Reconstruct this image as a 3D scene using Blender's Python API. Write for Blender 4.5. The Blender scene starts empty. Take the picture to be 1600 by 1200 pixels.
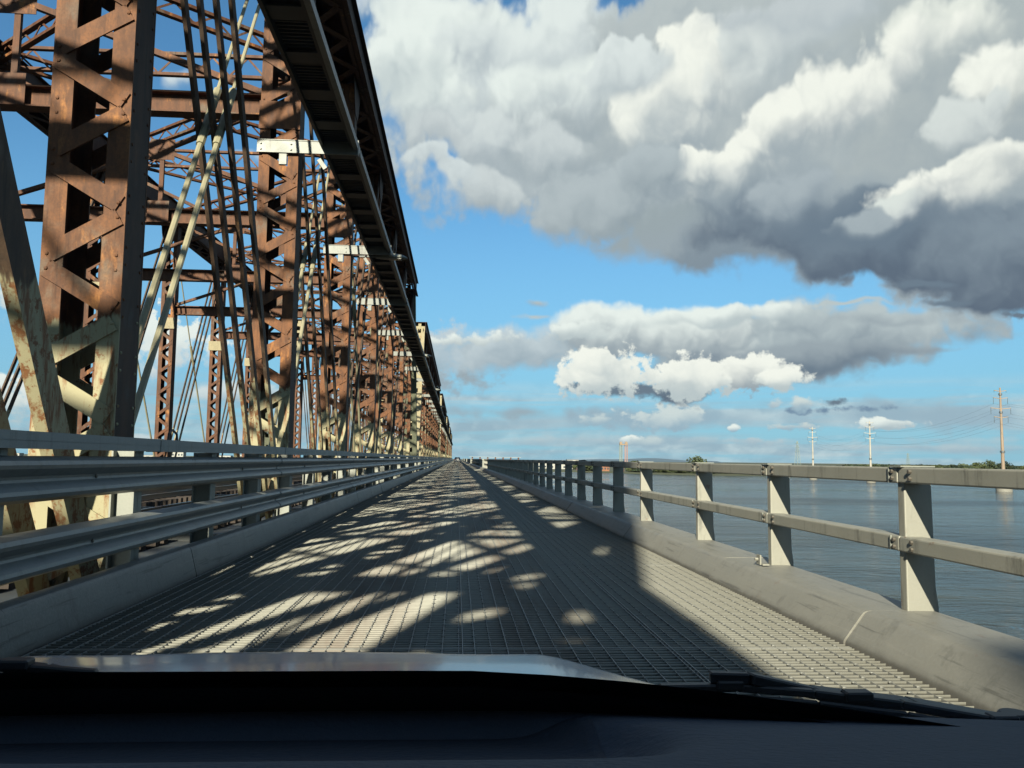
import bpy, math, random
import numpy as np
from mathutils import Vector, Matrix
random.seed(7); rng = np.random.default_rng(7)
S = bpy.context.scene; COL = S.collection; D = bpy.data

# ------------------------------------------------------------------ camera
cam = D.objects.new('camera', D.cameras.new('camera')); COL.objects.link(cam); S.camera = cam
_R = (0.99778972, -0.01776489, 0.06403186)      # world X, Z, Y axes seen in camera space (x right, y up, z forward)
_U = (0.01195303, 0.99586722, 0.09003116)
_F = (-0.06536662, -0.0890668, 0.99387842)
m = Matrix(((_R[0], _R[1], -_R[2]), (_F[0], _F[1], -_F[2]), (_U[0], _U[1], -_U[2]))).to_4x4()
m.translation = Vector((0, 0, 1.12)); cam.matrix_world = m
cam.data.sensor_width = 36; cam.data.lens = 36 * 1300 / 1600
cam.data.clip_start = 0.05; cam.data.clip_end = 40000

# ------------------------------------------------------------------ sun, exposure
SKY_STRENGTH = 0.12
SUN_DIR = Vector((0.52, 1.94, -1.0)).normalized()          # direction the light travels
sun = D.objects.new('sun', D.lights.new('sun', 'SUN')); COL.objects.link(sun)
sun.data.energy = 5.0; sun.data.angle = math.radians(0.55); sun.data.color = (1.0, 0.9, 0.72)
sun.rotation_euler = SUN_DIR.to_track_quat('-Z', 'Y').to_euler()
S.view_settings.view_transform = 'Standard'; S.view_settings.look = 'None'
S.view_settings.exposure = 1.5; S.view_settings.gamma = 1.0; S.view_settings.use_curve_mapping = False
S.render.engine = 'CYCLES'
S.cycles.max_bounces = 4; S.cycles.diffuse_bounces = 2; S.cycles.glossy_bounces = 3; S.cycles.transparent_max_bounces = 8
S.cycles.caustics_reflective = False; S.cycles.caustics_refractive = False
S.cycles.use_denoising = True

# ------------------------------------------------------------------ node helper
class NB:
    def __init__(s, nt): s.nt = nt
    def n(s, t, **k):
        x = s.nt.nodes.new(t)
        for a, b in k.items(): setattr(x, a, b)
        return x
    def put(s, sock, v):
        if hasattr(v, 'is_linked') or hasattr(v, 'links'): s.nt.links.new(v, sock)
        else: sock.default_value = v
    def math(s, op, a, b=0.0, c=None, clamp=False):
        x = s.n('ShaderNodeMath', operation=op, use_clamp=clamp)
        s.put(x.inputs[0], a)
        s.put(x.inputs[1], b)
        if c is not None: s.put(x.inputs[2], c)
        return x.outputs[0]
    def vmath(s, op, a, b=None, scale=None):
        x = s.n('ShaderNodeVectorMath', operation=op)
        s.put(x.inputs[0], a)
        if b is not None: s.put(x.inputs[1], b)
        if scale is not None: s.put(x.inputs['Scale'], scale)
        return x.outputs['Value'] if op in ('LENGTH', 'DOT_PRODUCT', 'DISTANCE') else x.outputs[0]
    def sep(s, v):
        x = s.n('ShaderNodeSeparateXYZ'); s.put(x.inputs[0], v); return x.outputs
    def comb(s, x=0.0, y=0.0, z=0.0):
        c = s.n('ShaderNodeCombineXYZ'); s.put(c.inputs[0], x); s.put(c.inputs[1], y); s.put(c.inputs[2], z); return c.outputs[0]
    def noise(s, vec, scale, detail=4, rough=0.55, dist=0.0, color=False, lac=2.0):
        x = s.n('ShaderNodeTexNoise'); s.put(x.inputs['Vector'], vec); x.inputs['Scale'].default_value = scale
        x.inputs['Detail'].default_value = detail; x.inputs['Roughness'].default_value = rough
        x.inputs['Distortion'].default_value = dist; x.inputs['Lacunarity'].default_value = lac
        return x.outputs['Color'] if color else x.outputs['Fac']
    def step(s, v, lo, hi, a=0.0, b=1.0):
        x = s.n('ShaderNodeMapRange', interpolation_type='SMOOTHSTEP', clamp=True)
        s.put(x.inputs[0], v); s.put(x.inputs[1], lo); s.put(x.inputs[2], hi); s.put(x.inputs[3], a); s.put(x.inputs[4], b)
        return x.outputs[0]
    def mix(s, f, a, b, blend='MIX'):
        x = s.n('ShaderNodeMix', data_type='RGBA', blend_type=blend, clamp_factor=True)
        s.put(x.inputs[0], f)
        for i, v in ((6, a), (7, b)):
            if isinstance(v, tuple): v = (v[0], v[1], v[2], 1.0)
            s.put(x.inputs[i], v)
        return x.outputs[2]
    def mapping(s, vec, scale=(1, 1, 1), loc=(0, 0, 0)):
        x = s.n('ShaderNodeMapping'); s.put(x.inputs['Vector'], vec)
        x.inputs['Scale'].default_value = scale; x.inputs['Location'].default_value = loc
        return x.outputs[0]

def material(name):
    mt = D.materials.new(name); mt.use_nodes = True
    nt = mt.node_tree; b = nt.nodes['Principled BSDF']
    return mt, NB(nt), b
def bump(nb, b, h, strength=0.3, dist=0.01):
    x = nb.n('ShaderNodeBump'); x.inputs['Strength'].default_value = strength; x.inputs['Distance'].default_value = dist
    nb.put(x.inputs['Height'], h); nb.put(b.inputs['Normal'], x.outputs[0])
def world_pos(nb): return nb.n('ShaderNodeNewGeometry').outputs['Position']

# ------------------------------------------------------------------ sky: Nishita blue with procedural clouds, all in world directions (degrees)
world = D.worlds.new('World'); S.world = world; world.use_nodes = True
nt = world.node_tree; nt.nodes.clear(); nb = NB(nt)
sk = nb.n('ShaderNodeTexSky', sky_type='NISHITA', sun_disc=False)
sk.sun_elevation = math.asin(-SUN_DIR.z); sk.sun_rotation = math.atan2(-SUN_DIR.x, -SUN_DIR.y)
sk.air_density = 1.0; sk.dust_density = 0.4; sk.ozone_density = 2.0
dirv = nb.n('ShaderNodeTexCoord').outputs['Generated']
dx, dy, dz = nb.sep(dirv)
az = nb.math('MULTIPLY', nb.math('ARCTAN2', dx, dy), 180 / math.pi)
el = nb.math('MULTIPLY', nb.math('ARCSINE', dz), 180 / math.pi)
# clouds are squashed towards the horizon: finer noise there
elw = nb.math('MULTIPLY', nb.math('POWER', nb.math('MAXIMUM', nb.math('ADD', el, .3), .05), .72), 2.6)
q = nb.comb(az, elw, 0)
WSCALE = .16
def two_d(sock): sock.node.noise_dimensions = '2D'; return sock
def fbm(v, sc=WSCALE, d=9, r=.5, dist=0): return two_d(nb.noise(v, sc, d, r, dist))
def vor(v, sc, d):
    x = nb.n('ShaderNodeTexVoronoi', voronoi_dimensions='2D', feature='SMOOTH_F1', normalize=True)
    nb.put(x.inputs['Vector'], v); x.inputs['Scale'].default_value = sc; x.inputs['Detail'].default_value = d
    x.inputs['Roughness'].default_value = .55; x.inputs['Lacunarity'].default_value = 2.3; x.inputs['Smoothness'].default_value = .35
    return x.outputs['Distance']
n0 = fbm(q, d=7)
bq = nb.vmath('ADD', q, nb.vmath('SCALE', nb.vmath('SUBTRACT', two_d(nb.noise(nb.vmath('ADD', q, (9, 2, 0)), .35, 3, .5, color=True)), (.5, .5, .5)), scale=2.2))
v0 = vor(bq, .17, 3.0); v1 = vor(nb.vmath('ADD', bq, (-.35, .8, 0)), .17, 1.5)
relief = nb.math('MULTIPLY', nb.math('SUBTRACT', v1, v0), 1.5)
nfine = two_d(nb.noise(nb.vmath('ADD', q, (21, 4, 0)), .9, 5, .6))
fedge = nb.math('SUBTRACT', nfine, .5)
edge = nb.math('ADD', nb.math('MULTIPLY', nb.math('SUBTRACT', .33, v0), .75), nb.math('MULTIPLY', nb.math('SUBTRACT', n0, .5), .55))
# clear sky: Nishita, lifted a little towards the pale cyan of the photograph near the horizon
SKYK = .125
clear = nb.vmath('MULTIPLY', nb.vmath('SCALE', sk.outputs[0], scale=SKYK), (.60, 1.0, 1.16))
hz = nb.step(el, 0, 22, 1, 0)
col = nb.mix(nb.math('MULTIPLY', hz, .8), clear, (.24, .50, .72))
# broken cloud over the rest of the sky, out of frame too
gen = two_d(nb.noise(nb.vmath('ADD', q, (11, 5, 9)), .055, 6, .58))
inview = nb.math('MULTIPLY', nb.step(nb.math('ABSOLUTE', nb.math('SUBTRACT', az, 6)), 34, 46, 1, 0), nb.step(el, 30, 42, 1, 0))
cover = nb.math('SUBTRACT', .49, nb.math('MULTIPLY', inview, -.22))
ga = nb.math('MULTIPLY', nb.step(nb.math('SUBTRACT', gen, cover), 0, .09), nb.step(el, -.5, 1.5))
gb_ = nb.step(nb.math('ADD', relief, nb.math('MULTIPLY', nb.math('SUBTRACT', gen, cover), -1.5)), -.35, .25)
col = nb.mix(ga, col, nb.mix(gb_, (.30, .36, .42), (.82, .86, .84)))
# thin streaks low over the horizon
sn = nb.noise(nb.comb(nb.math('MULTIPLY', az, .045), nb.math('MULTIPLY', el, .8), 3.0), 1.0, 7, .6, .2)
sa = nb.math('MULTIPLY', nb.step(sn, .38, .60, 0, .85), nb.step(el, 4.0, 5.6, 1, 0))
col = nb.mix(sa, col, nb.mix(nb.step(relief, -.2, .2), (.36, .48, .57), (.60, .71, .75)))
wn = nb.noise(nb.vmath('ADD', q, (3, 17, 5)), .2, 3, .55, color=True)
AE = nb.vmath('ADD', nb.comb(az, el, 0), nb.vmath('MULTIPLY', nb.vmath('SUBTRACT', wn, (.5, .5, .5)), nb.comb(nb.math('MULTIPLY_ADD', el, .26, 2.2), nb.math('MULTIPLY_ADD', el, .22, .35), 0)))
NBASE = 51
PUFFS = [
    (5.18, 10.63, 1.34, 0.39, 0, (0.54, 0.61, 0.63), (0.36, 0.42, 0.465), 0.9, 1.0),
    (4.97, 9.71, 1.51, 0.22, 0, (0.54, 0.61, 0.63), (0.54, 0.61, 0.63), 1.0, 1.2),
    (2.55, 7.27, 7.55, 2.02, 5, (0.62, 0.7, 0.74), (0.36, 0.45, 0.52), 0.5, 0.8),
    (-1.2, 6.84, 2.65, 2.19, 0, (0.6, 0.68, 0.73), (0.36, 0.5, 0.6), 0.6, 0.8),
    (0.81, 5.56, 3.09, 1.23, 0, (0.36, 0.42, 0.465), (0.36, 0.5, 0.6), 1.0, 1.1),
    (1.21, 8.12, 3.33, 0.61, 3, (0.9, 0.95, 0.91), (0.54, 0.61, 0.63), 0.6, 0.9),
    (12.46, 2.82, 14.18, 0.96, 0, (0.36, 0.5, 0.6), (0.36, 0.5, 0.6), 1.2, 1.5),
    (30.3, 2.96, 9.12, 1.02, 0, (0.36, 0.5, 0.6), (0.36, 0.5, 0.6), 1.2, 1.5),
    (4.59, 3.41, 5.29, 0.53, 0, (0.36, 0.5, 0.6), (0.36, 0.42, 0.465), 1.2, 1.5),
    (16.7, 1.33, 17.48, 0.43, 0, (0.5, 0.62, 0.68), (0.36, 0.5, 0.6), 1.2, 1.6),
    (28.45, 0.98, 10.82, 0.32, 0, (0.5, 0.62, 0.68), (0.36, 0.5, 0.6), 1.2, 1.6),
    (29.7, 7.01, 4.29, 0.28, 0, (0.36, 0.5, 0.6), (0.36, 0.5, 0.6), 1.1, 1.3),
    (23.61, 3.43, 3.11, 0.25, 0, (0.2, 0.3, 0.42), (0.2, 0.3, 0.42), 1.2, 1.6),
    (14.18, 2.82, 2.47, 0.87, 0, (0.68, 0.76, 0.76), (0.36, 0.5, 0.6), 0.6, 1.1),
    (9.86, 2.54, 1.22, 0.48, 0, (0.6, 0.7, 0.72), (0.36, 0.5, 0.6), 0.7, 1.1),
    (27.94, 2.42, 1.68, 0.4, 0, (0.9, 0.95, 0.91), (0.45, 0.55, 0.6), 0.5, 0.9),
    (22.41, 2.28, 1.77, 0.29, 0, (0.65, 0.72, 0.72), (0.36, 0.5, 0.6), 0.6, 1.0),
    (18.58, 2.19, 0.57, 0.26, 0, (0.9, 0.95, 0.91), (0.36, 0.5, 0.6), 0.6, 1.0),
    (15.46, 3.82, 0.34, 0.22, 0, (0.9, 0.95, 0.91), (0.36, 0.5, 0.6), 0.6, 0.8),
    (21.24, 3.7, 0.56, 0.5, 0, (0.62, 0.7, 0.72), (0.36, 0.5, 0.6), 0.7, 0.9),
    (23.23, 3.85, 1.17, 0.5, 0, (0.7, 0.77, 0.76), (0.36, 0.5, 0.6), 0.7, 0.9),
    (25.01, 3.87, 0.84, 0.37, 0, (0.17, 0.225, 0.29), (0.17, 0.225, 0.29), 0.8, 0.9),
    (11.6, 1.37, 0.95, 0.35, 0, (0.9, 0.95, 0.91), (0.36, 0.5, 0.6), 0.5, 0.9),
    (12.89, 1.3, 1.28, 0.35, 0, (0.6, 0.7, 0.72), (0.36, 0.5, 0.6), 0.7, 0.9),
    (19.99, 1.35, 1.61, 0.42, 0, (0.55, 0.65, 0.7), (0.36, 0.5, 0.6), 0.8, 1.1),
    (20.49, 7.89, 14.62, 2.44, 0, (0.54, 0.61, 0.63), (0.25, 0.31, 0.37), 0.35, 0.75),
    (28.3, 8.99, 4.41, 0.56, -2, (0.54, 0.61, 0.63), (0.36, 0.42, 0.465), 0.8, 0.9),
    (28.62, 7.18, 4.37, 0.4, -3, (0.36, 0.42, 0.465), (0.25, 0.31, 0.37), 0.8, 0.9),
    (26.07, 10.01, 3.42, 0.16, 0, (0.54, 0.61, 0.63), (0.54, 0.61, 0.63), 1.0, 1.2),
    (13.77, 8.67, 7.75, 2.25, -2, (0.9, 0.95, 0.91), (0.36, 0.42, 0.465), 0.3, 0.7),
    (8.31, 8.76, 2.74, 0.7, 3, (0.9, 0.95, 0.91), (0.54, 0.61, 0.63), 0.5, 0.8),
    (16.77, 9.6, 7.17, 0.72, 3, (0.9, 0.95, 0.91), (0.54, 0.61, 0.63), 0.5, 0.8),
    (22.89, 6.77, 6.7, 1.08, 4, (0.36, 0.42, 0.465), (0.17, 0.225, 0.29), 0.5, 0.9),
    (15.04, 4.68, 2.8, 0.73, 0, (0.17, 0.225, 0.29), (0.125, 0.165, 0.225), 0.5, 0.6),
    (10.51, 4.95, 4.35, 0.57, -3, (0.17, 0.225, 0.29), (0.17, 0.225, 0.29), 0.5, 0.6),
    (16.11, 5.71, 3.71, 1.38, -2, (1.0, 1.0, 0.92), (0.54, 0.61, 0.63), 0.3, 0.7),
    (9.64, 6.0, 4.03, 1.67, 4, (1.0, 1.0, 0.92), (0.54, 0.61, 0.63), 0.3, 0.7),
    (19.85, 5.92, 1.87, 1.27, 0, (1.0, 1.0, 0.92), (0.36, 0.42, 0.465), 0.35, 0.8),
    (21.47, 5.47, 1.6, 0.67, 0, (1.0, 1.0, 0.92), (0.54, 0.61, 0.63), 0.5, 0.9),
    (4.09, 26.78, 13.31, 4.93, 0, (0.78, 0.84, 0.84), (0.56, 0.62, 0.65), 0.35, 0.6),
    (8.01, 22.66, 18.1, 7.96, -10, (0.7, 0.76, 0.77), (0.43, 0.49, 0.53), 0.25, 0.5),
    (23.18, 21.7, 22.71, 9.52, -6, (0.53, 0.58, 0.59), (0.38, 0.44, 0.48), 0.2, 0.4),
    (34.69, 20.38, 11.17, 11.61, 0, (0.48, 0.53, 0.54), (0.36, 0.42, 0.465), 0.2, 0.4),
    (20.21, 16.42, 12.42, 4.87, -6, (0.4, 0.46, 0.5), (0.25, 0.31, 0.37), 0.35, 0.6),
    (28.82, 14.41, 13.28, 3.26, -8, (0.25, 0.31, 0.37), (0.125, 0.165, 0.225), 0.3, 0.6),
    (35.69, 12.03, 6.13, 3.39, -10, (0.25, 0.31, 0.37), (0.125, 0.165, 0.225), 0.3, 0.6),
    (26.58, 15.3, 7.65, 2.75, 0, (0.17, 0.225, 0.29), (0.17, 0.225, 0.29), 0.9, 0.5),
    (12.93, 14.9, 3.93, 2.11, 20, (0.36, 0.42, 0.45), (0.36, 0.42, 0.465), 0.7, 0.8),
    (30.9, 11.18, 2.05, 0.31, 0, (0.17, 0.225, 0.29), (0.17, 0.225, 0.29), 0.9, 1.1),
    (31.91, 9.89, 1.11, 0.27, 0, (0.17, 0.225, 0.29), (0.17, 0.225, 0.29), 0.9, 1.0),
    (35.08, 8.95, 0.97, 0.19, 0, (0.17, 0.225, 0.29), (0.17, 0.225, 0.29), 0.9, 1.0),
    (0.19, 26.89, 11.04, 4.08, 10, (0.9, 0.95, 0.91), (0.5, 0.56, 0.6), 0.78, 0.8),
    (-3.37, 23.63, 5.68, 4.23, 0, (0.9, 0.95, 0.91), (0.54, 0.61, 0.63), 0.78, 0.8),
    (-1.5, 20.92, 4.65, 1.94, -12, (0.66, 0.71, 0.72), (0.42, 0.47, 0.51), 0.91, 0.8),
    (6.18, 24.27, 6.29, 3.52, 0, (0.9, 0.95, 0.91), (0.46, 0.52, 0.56), 0.65, 0.9),
    (2.11, 21.64, 4.18, 1.94, 0, (0.72, 0.77, 0.77), (0.43, 0.49, 0.54), 0.78, 0.9),
    (2.17, 17.72, 5.69, 1.67, -10, (0.66, 0.71, 0.72), (0.36, 0.42, 0.465), 0.65, 0.8),
    (9.16, 16.89, 5.09, 3.1, 12, (0.5, 0.56, 0.59), (0.33, 0.39, 0.43), 0.45, 0.8),
    (6.67, 20.24, 3.12, 1.96, 0, (0.66, 0.71, 0.72), (0.42, 0.48, 0.52), 0.78, 0.9),
    (16.48, 24.24, 5.22, 3.67, 25, (1.0, 1.0, 0.92), (0.42, 0.48, 0.52), 0.39, 0.8),
    (12.5, 22.52, 4.09, 3.32, 30, (1.0, 1.0, 0.92), (0.48, 0.54, 0.57), 0.59, 0.8),
    (18.98, 18.13, 3.87, 2.42, 10, (0.38, 0.44, 0.48), (0.25, 0.31, 0.37), 0.91, 0.7),
    (30.62, 24.67, 5.5, 2.51, 15, (0.88, 0.9, 0.83), (0.5, 0.55, 0.56), 0.65, 0.8),
    (35.08, 21.71, 3.11, 2.49, 10, (1.0, 1.0, 0.92), (0.5, 0.54, 0.54), 0.52, 0.7),
    (21.52, 20.9, 7.09, 2.33, 24, (1.0, 1.0, 0.92), (0.4, 0.46, 0.5), 0.52, 0.8),
    (26.78, 22.76, 6.26, 2.72, 24, (1.0, 1.0, 0.92), (0.45, 0.5, 0.53), 0.52, 0.8),
    (17.72, 19.63, 2.52, 1.44, 10, (1.0, 1.0, 0.92), (0.45, 0.51, 0.55), 0.52, 0.8),
    (31.8, 17.01, 4.45, 1.86, 14, (1.0, 1.0, 0.92), (0.4, 0.45, 0.49), 0.45, 0.8),
    (34.91, 17.39, 3.07, 1.87, 5, (1.0, 1.0, 0.92), (0.42, 0.47, 0.5), 0.52, 0.8),
    (29.05, 16.02, 1.92, 1.0, 20, (0.8, 0.84, 0.8), (0.4, 0.45, 0.5), 0.52, 0.9),
    (26.77, 15.08, 1.49, 0.83, 0, (0.42, 0.48, 0.52), (0.36, 0.42, 0.465), 0.78, 0.9),
    (-5.2, 25.07, 4.04, 2.3, 0, (0.9, 0.95, 0.91), (0.54, 0.61, 0.63), 0.5, 0.9),
    (4.31, 27.73, 5.52, 2.24, 10, (0.84, 0.89, 0.87), (0.56, 0.62, 0.65), 0.5, 0.9),
    (10.71, 25.72, 3.16, 2.29, 20, (0.8, 0.85, 0.84), (0.5, 0.56, 0.59), 0.4, 0.9),
    (21.2, 26.06, 4.61, 2.19, 20, (0.78, 0.82, 0.8), (0.47, 0.53, 0.56), 0.5, 0.9),
    (24.12, 27.49, 6.1, 1.76, 0, (0.6, 0.65, 0.67), (0.46, 0.52, 0.56), 0.7, 0.8),
    (32.61, 20.02, 3.16, 1.8, 15, (0.75, 0.79, 0.77), (0.45, 0.5, 0.53), 0.5, 0.9),
    (12.49, 18.47, 3.09, 2.06, 0, (0.5, 0.56, 0.59), (0.36, 0.42, 0.46), 0.6, 0.9),
    (-1.91, 19.26, 3.15, 1.4, -15, (0.72, 0.78, 0.79), (0.46, 0.52, 0.56), 0.5, 0.9),
    (23.49, 17.37, 4.4, 1.58, 15, (0.44, 0.5, 0.54), (0.27, 0.33, 0.39), 0.6, 0.8),
    (-19.52, 22.63, 1.34, 0.95, 0, (0.7, 0.77, 0.82), (0.36, 0.5, 0.6), 1.3, 1.5),
    (-27.81, 8.95, 0.99, 2.24, 0, (0.9, 0.95, 0.91), (0.54, 0.61, 0.63), 0.7, 1.0),
    (-18.68, 6.97, 3.44, 2.24, 0, (0.9, 0.95, 0.91), (0.6, 0.68, 0.72), 0.5, 0.9),
    (-15.44, 3.82, 4.36, 0.92, 0, (0.7, 0.78, 0.8), (0.36, 0.5, 0.6), 0.9, 1.3),
    (-26.67, 3.35, 2.98, 1.71, 0, (0.9, 0.95, 0.91), (0.54, 0.61, 0.63), 0.7, 1.1),
    (-22.78, 0.77, 7.09, 0.47, 0, (0.62, 0.72, 0.76), (0.36, 0.5, 0.6), 1.0, 1.4),
    (-10.14, 3.14, 5.01, 0.86, 0, (0.6, 0.7, 0.75), (0.36, 0.5, 0.6), 1.0, 1.3),
    (-13.24, 19.64, 2.52, 0.71, 0, (0.7, 0.76, 0.8), (0.54, 0.61, 0.63), 1.1, 1.4),
    (-7.56, 28.81, 2.68, 1.08, 0, (0.6, 0.68, 0.76), (0.54, 0.61, 0.63), 1.4, 1.6),
]

for ip, (a0, e0, rx, ry, rot, tc, bc, soft, amp) in enumerate(PUFFS):
    if ip % 6 == 5: AE = nb.vmath('ADD', AE, nb.vmath('SCALE', col, scale=1e-9))   # keeps the node program in order
    mp = nb.n('ShaderNodeMapping', vector_type='TEXTURE'); nb.put(mp.inputs['Vector'], AE)
    mp.inputs['Location'].default_value = (a0, e0, 0); mp.inputs['Rotation'].default_value = (0, 0, math.radians(rot)); mp.inputs['Scale'].default_value = (rx, ry, 1)
    v = mp.outputs[0]; r = nb.vmath('LENGTH', v); ly = nb.sep(v)[1]
    fld = nb.math('MULTIPLY_ADD', edge, amp * 2.4, nb.math('SUBTRACT', 1.0, r))
    if rx < 4.2 and e0 < 9.5: fld = nb.math('MULTIPLY_ADD', fedge, 2.3 * amp, fld)
    else: fld = nb.math('MULTIPLY_ADD', fedge, .16, fld)
    al = nb.step(fld, 0.0, nb.math('MULTIPLY', soft, nb.step(ly, -.75, .55, 2.0, .55)) if ip >= NBASE else soft)
    br = nb.math('MULTIPLY_ADD', ly, .5, nb.math('MULTIPLY_ADD', relief, 1.0, .5))
    col = nb.mix(al, col, nb.mix(nb.step(br, .0, .9), bc, tc))
# below the horizon the world is only a dim ground colour
col = nb.mix(nb.step(el, -1.0, -.2, 1, 0), col, (.10, .15, .18))
bg = nb.n('ShaderNodeBackground'); nb.put(bg.inputs[0], nb.vmath('SCALE', col, scale=1 / (SKY_STRENGTH * 2.83))); bg.inputs[1].default_value = SKY_STRENGTH
out = nb.n('ShaderNodeOutputWorld'); nt.links.new(bg.outputs[0], out.inputs[0])
world.cycles.sampling_method = 'MANUAL'; world.cycles.sample_map_resolution = 512


# ------------------------------------------------------------------ materials
def mat_rust(name, base=((.054, .021, .009), (.142, .056, .019)), orange=(.30, .125, .033), primer=(.085, .072, .056), paint_z=2.38, amount=1.0, wearing=0.0):
    mt, nb, b = material(name); P = world_pos(nb); z = nb.sep(P)[2]
    st = nb.mapping(P, (1, 1, .35))
    big = nb.noise(P, 1.3, 4, .6); mid = nb.noise(st, 6, 5, .65); fine = nb.noise(P, 45, 3, .6)
    c = nb.mix(nb.step(mid, .3, .7), base[0], base[1])
    c = nb.mix(nb.math('MULTIPLY', nb.step(nb.noise(st, 3.1, 6, .7), .57, .70), .85 * amount), c, orange)
    c = nb.mix(nb.math('MULTIPLY', nb.step(big, .54, .66), nb.step(mid, .42, .56, 0, .75)), c, primer)
    c = nb.mix(nb.step(fine, .35, .7, 0, .35), c, (.03, .016, .010))
    drip = nb.noise(nb.mapping(P, (16, 16, .9)), 1, 4, .65)
    c = nb.mix(nb.step(drip, .54, .70, 0, .6), c, tuple(x * .45 for x in base[0]))
    if paint_z is not None:
        edge = nb.math('ADD', z, nb.math('MULTIPLY', nb.math('SUBTRACT', nb.noise(nb.mapping(P, (6, 2.2, 1)), 1, 4, .65), .5), .55))
        low = nb.step(edge, paint_z - .03, paint_z + .03, 1, 0)
        streak = nb.noise(nb.mapping(P, (9, 9, 1.3)), 1, 5, .7)
        wear = nb.math('MAXIMUM', nb.step(streak, .52 - wearing, .66 - wearing), nb.step(nb.noise(P, 9, 5, .7), .57 - wearing, .66 - wearing))
        pc = nb.mix(wear, nb.mix(big, (.21, .195, .12), (.26, .24, .15)), nb.mix(fine, (.19, .085, .03), (.085, .036, .018)))
        c = nb.mix(low, c, pc)
    nb.put(b.inputs['Base Color'], c); b.inputs['Roughness'].default_value = .72
    b.inputs['Specular IOR Level'].default_value = .3
    bump(nb, b, nb.math('ADD', mid, nb.math('MULTIPLY', fine, .5)), .35, .006)
    return mt
def mat_galv(name, c1=(.13, .145, .145), c2=(.19, .205, .20), stain=(.08, .085, .08), rough=.5, amt=.6, rust=.0, scrape=.0):
    mt, nb, b = material(name); P = world_pos(nb)
    a = nb.noise(P, 3.0, 5, .6); f = nb.noise(P, 60, 2, .5)
    c = nb.mix(a, c1, c2)
    c = nb.mix(nb.math('MULTIPLY', nb.step(nb.noise(nb.mapping(P, (5, 5, .8)), 1.6, 6, .7), .52, .68), amt), c, stain)
    c = nb.mix(nb.step(f, .4, .7, 0, .18), c, (.24, .24, .22))
    if rust: c = nb.mix(nb.math('MULTIPLY', nb.step(nb.noise(P, 7, 6, .75), .62, .70), rust), c, (.12, .055, .025))
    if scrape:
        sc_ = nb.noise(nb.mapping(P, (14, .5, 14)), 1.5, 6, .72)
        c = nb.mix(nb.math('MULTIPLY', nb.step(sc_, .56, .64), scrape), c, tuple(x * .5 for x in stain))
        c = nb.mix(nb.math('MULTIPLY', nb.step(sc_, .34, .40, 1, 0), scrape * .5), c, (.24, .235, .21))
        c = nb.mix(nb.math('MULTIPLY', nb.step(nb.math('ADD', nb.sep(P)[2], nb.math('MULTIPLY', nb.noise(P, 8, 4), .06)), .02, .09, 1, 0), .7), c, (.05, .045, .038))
    nb.put(b.inputs['Base Color'], c); b.inputs['Metallic'].default_value = .15
    nb.put(b.inputs['Roughness'], nb.math('ADD', nb.math('MULTIPLY', a, .25), rough - .1))
    bump(nb, b, nb.math('ADD', f, nb.math('MULTIPLY', a, 2)), .12, .004)
    return mt
def mat_plain(name, col, rough=.6, metal=0.0, var=.25, scale=4.0, bmp=.1):
    mt, nb, b = material(name); P = world_pos(nb)
    a = nb.noise(P, scale, 5, .6)
    d = tuple(x * (1 - var) for x in col); e = tuple(min(1, x * (1 + var)) for x in col)
    nb.put(b.inputs['Base Color'], nb.mix(a, d, e)); b.inputs['Roughness'].default_value = rough; b.inputs['Metallic'].default_value = metal
    if bmp: bump(nb, b, nb.noise(P, scale * 8, 3), bmp, .01)
    return mt
RUST = mat_rust('rusted_steel')
RUST_EYE = mat_rust('weathered_eyebar_steel', base=((.028, .019, .013), (.062, .037, .021)), orange=(.15, .08, .03), amount=.9, wearing=.05)
RUST_FAR = mat_rust('rusted_steel_laced', base=((.05, .0205, .010), (.10, .039, .016)), paint_z=None)
RUST_WEB = mat_rust('dark_web_plate_steel', base=((.022, .014, .010), (.05, .026, .016)), orange=(.11, .05, .022), primer=(.04, .04, .038), paint_z=None, amount=.6)
RUST_TOP = mat_rust('dark_rusted_chord', base=((.02, .010, .008), (.045, .02, .013)), paint_z=None, amount=.5)
CREAM = mat_rust('cream_painted_steel', base=((.21, .185, .115), (.26, .225, .14)), orange=(.2, .1, .04), primer=(.19, .18, .13), paint_z=None, amount=.55)
GREEN = mat_rust('grey_green_painted_steel', base=((.13, .145, .10), (.17, .18, .125)), orange=(.13, .09, .045), primer=(.15, .16, .12), paint_z=None, amount=.4)
ROD = mat_plain('pale_rod_paint', (.20, .185, .12), .55, 0, .3, 3)
GALV = mat_galv('galvanised_steel')
GALV_PALE = mat_galv('pale_galvanised_steel', (.155, .165, .15), (.20, .21, .185), (.10, .10, .09), .5, .35)
RAILM = mat_galv('weathered_railing_steel', (.185, .185, .155), (.235, .23, .195), (.095, .095, .08), .55, .8, .7)
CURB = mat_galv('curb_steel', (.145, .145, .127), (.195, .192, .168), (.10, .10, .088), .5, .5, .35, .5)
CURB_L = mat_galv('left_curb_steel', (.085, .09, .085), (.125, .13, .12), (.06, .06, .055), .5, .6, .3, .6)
BRACKET = mat_galv('bracket_steel', (.095, .105, .098), (.13, .14, .128), (.06, .06, .056), .5, .8)
BEAM = mat_galv('guard_beam_steel', (.13, .145, .142), (.18, .195, .19), (.085, .09, .085), .42, .5, .2)
DARKST = mat_plain('dark_walkway_steel', (.04, .045, .045), .6, .1, .35, 2)
BOLT = mat_plain('bolt_steel', (.10, .09, .075), .5, .4, .3, 20)
WOOD = mat_plain('dark_tie_wood', (.028, .02, .015), .85, 0, .4, 3, .3)
RAILST = mat_plain('polished_rail_steel', (.2, .19, .17), .3, .7, .2, 3)
STONE = mat_plain('pier_stone', (.16, .155, .135), .85, 0, .3, .5, .4)

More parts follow.
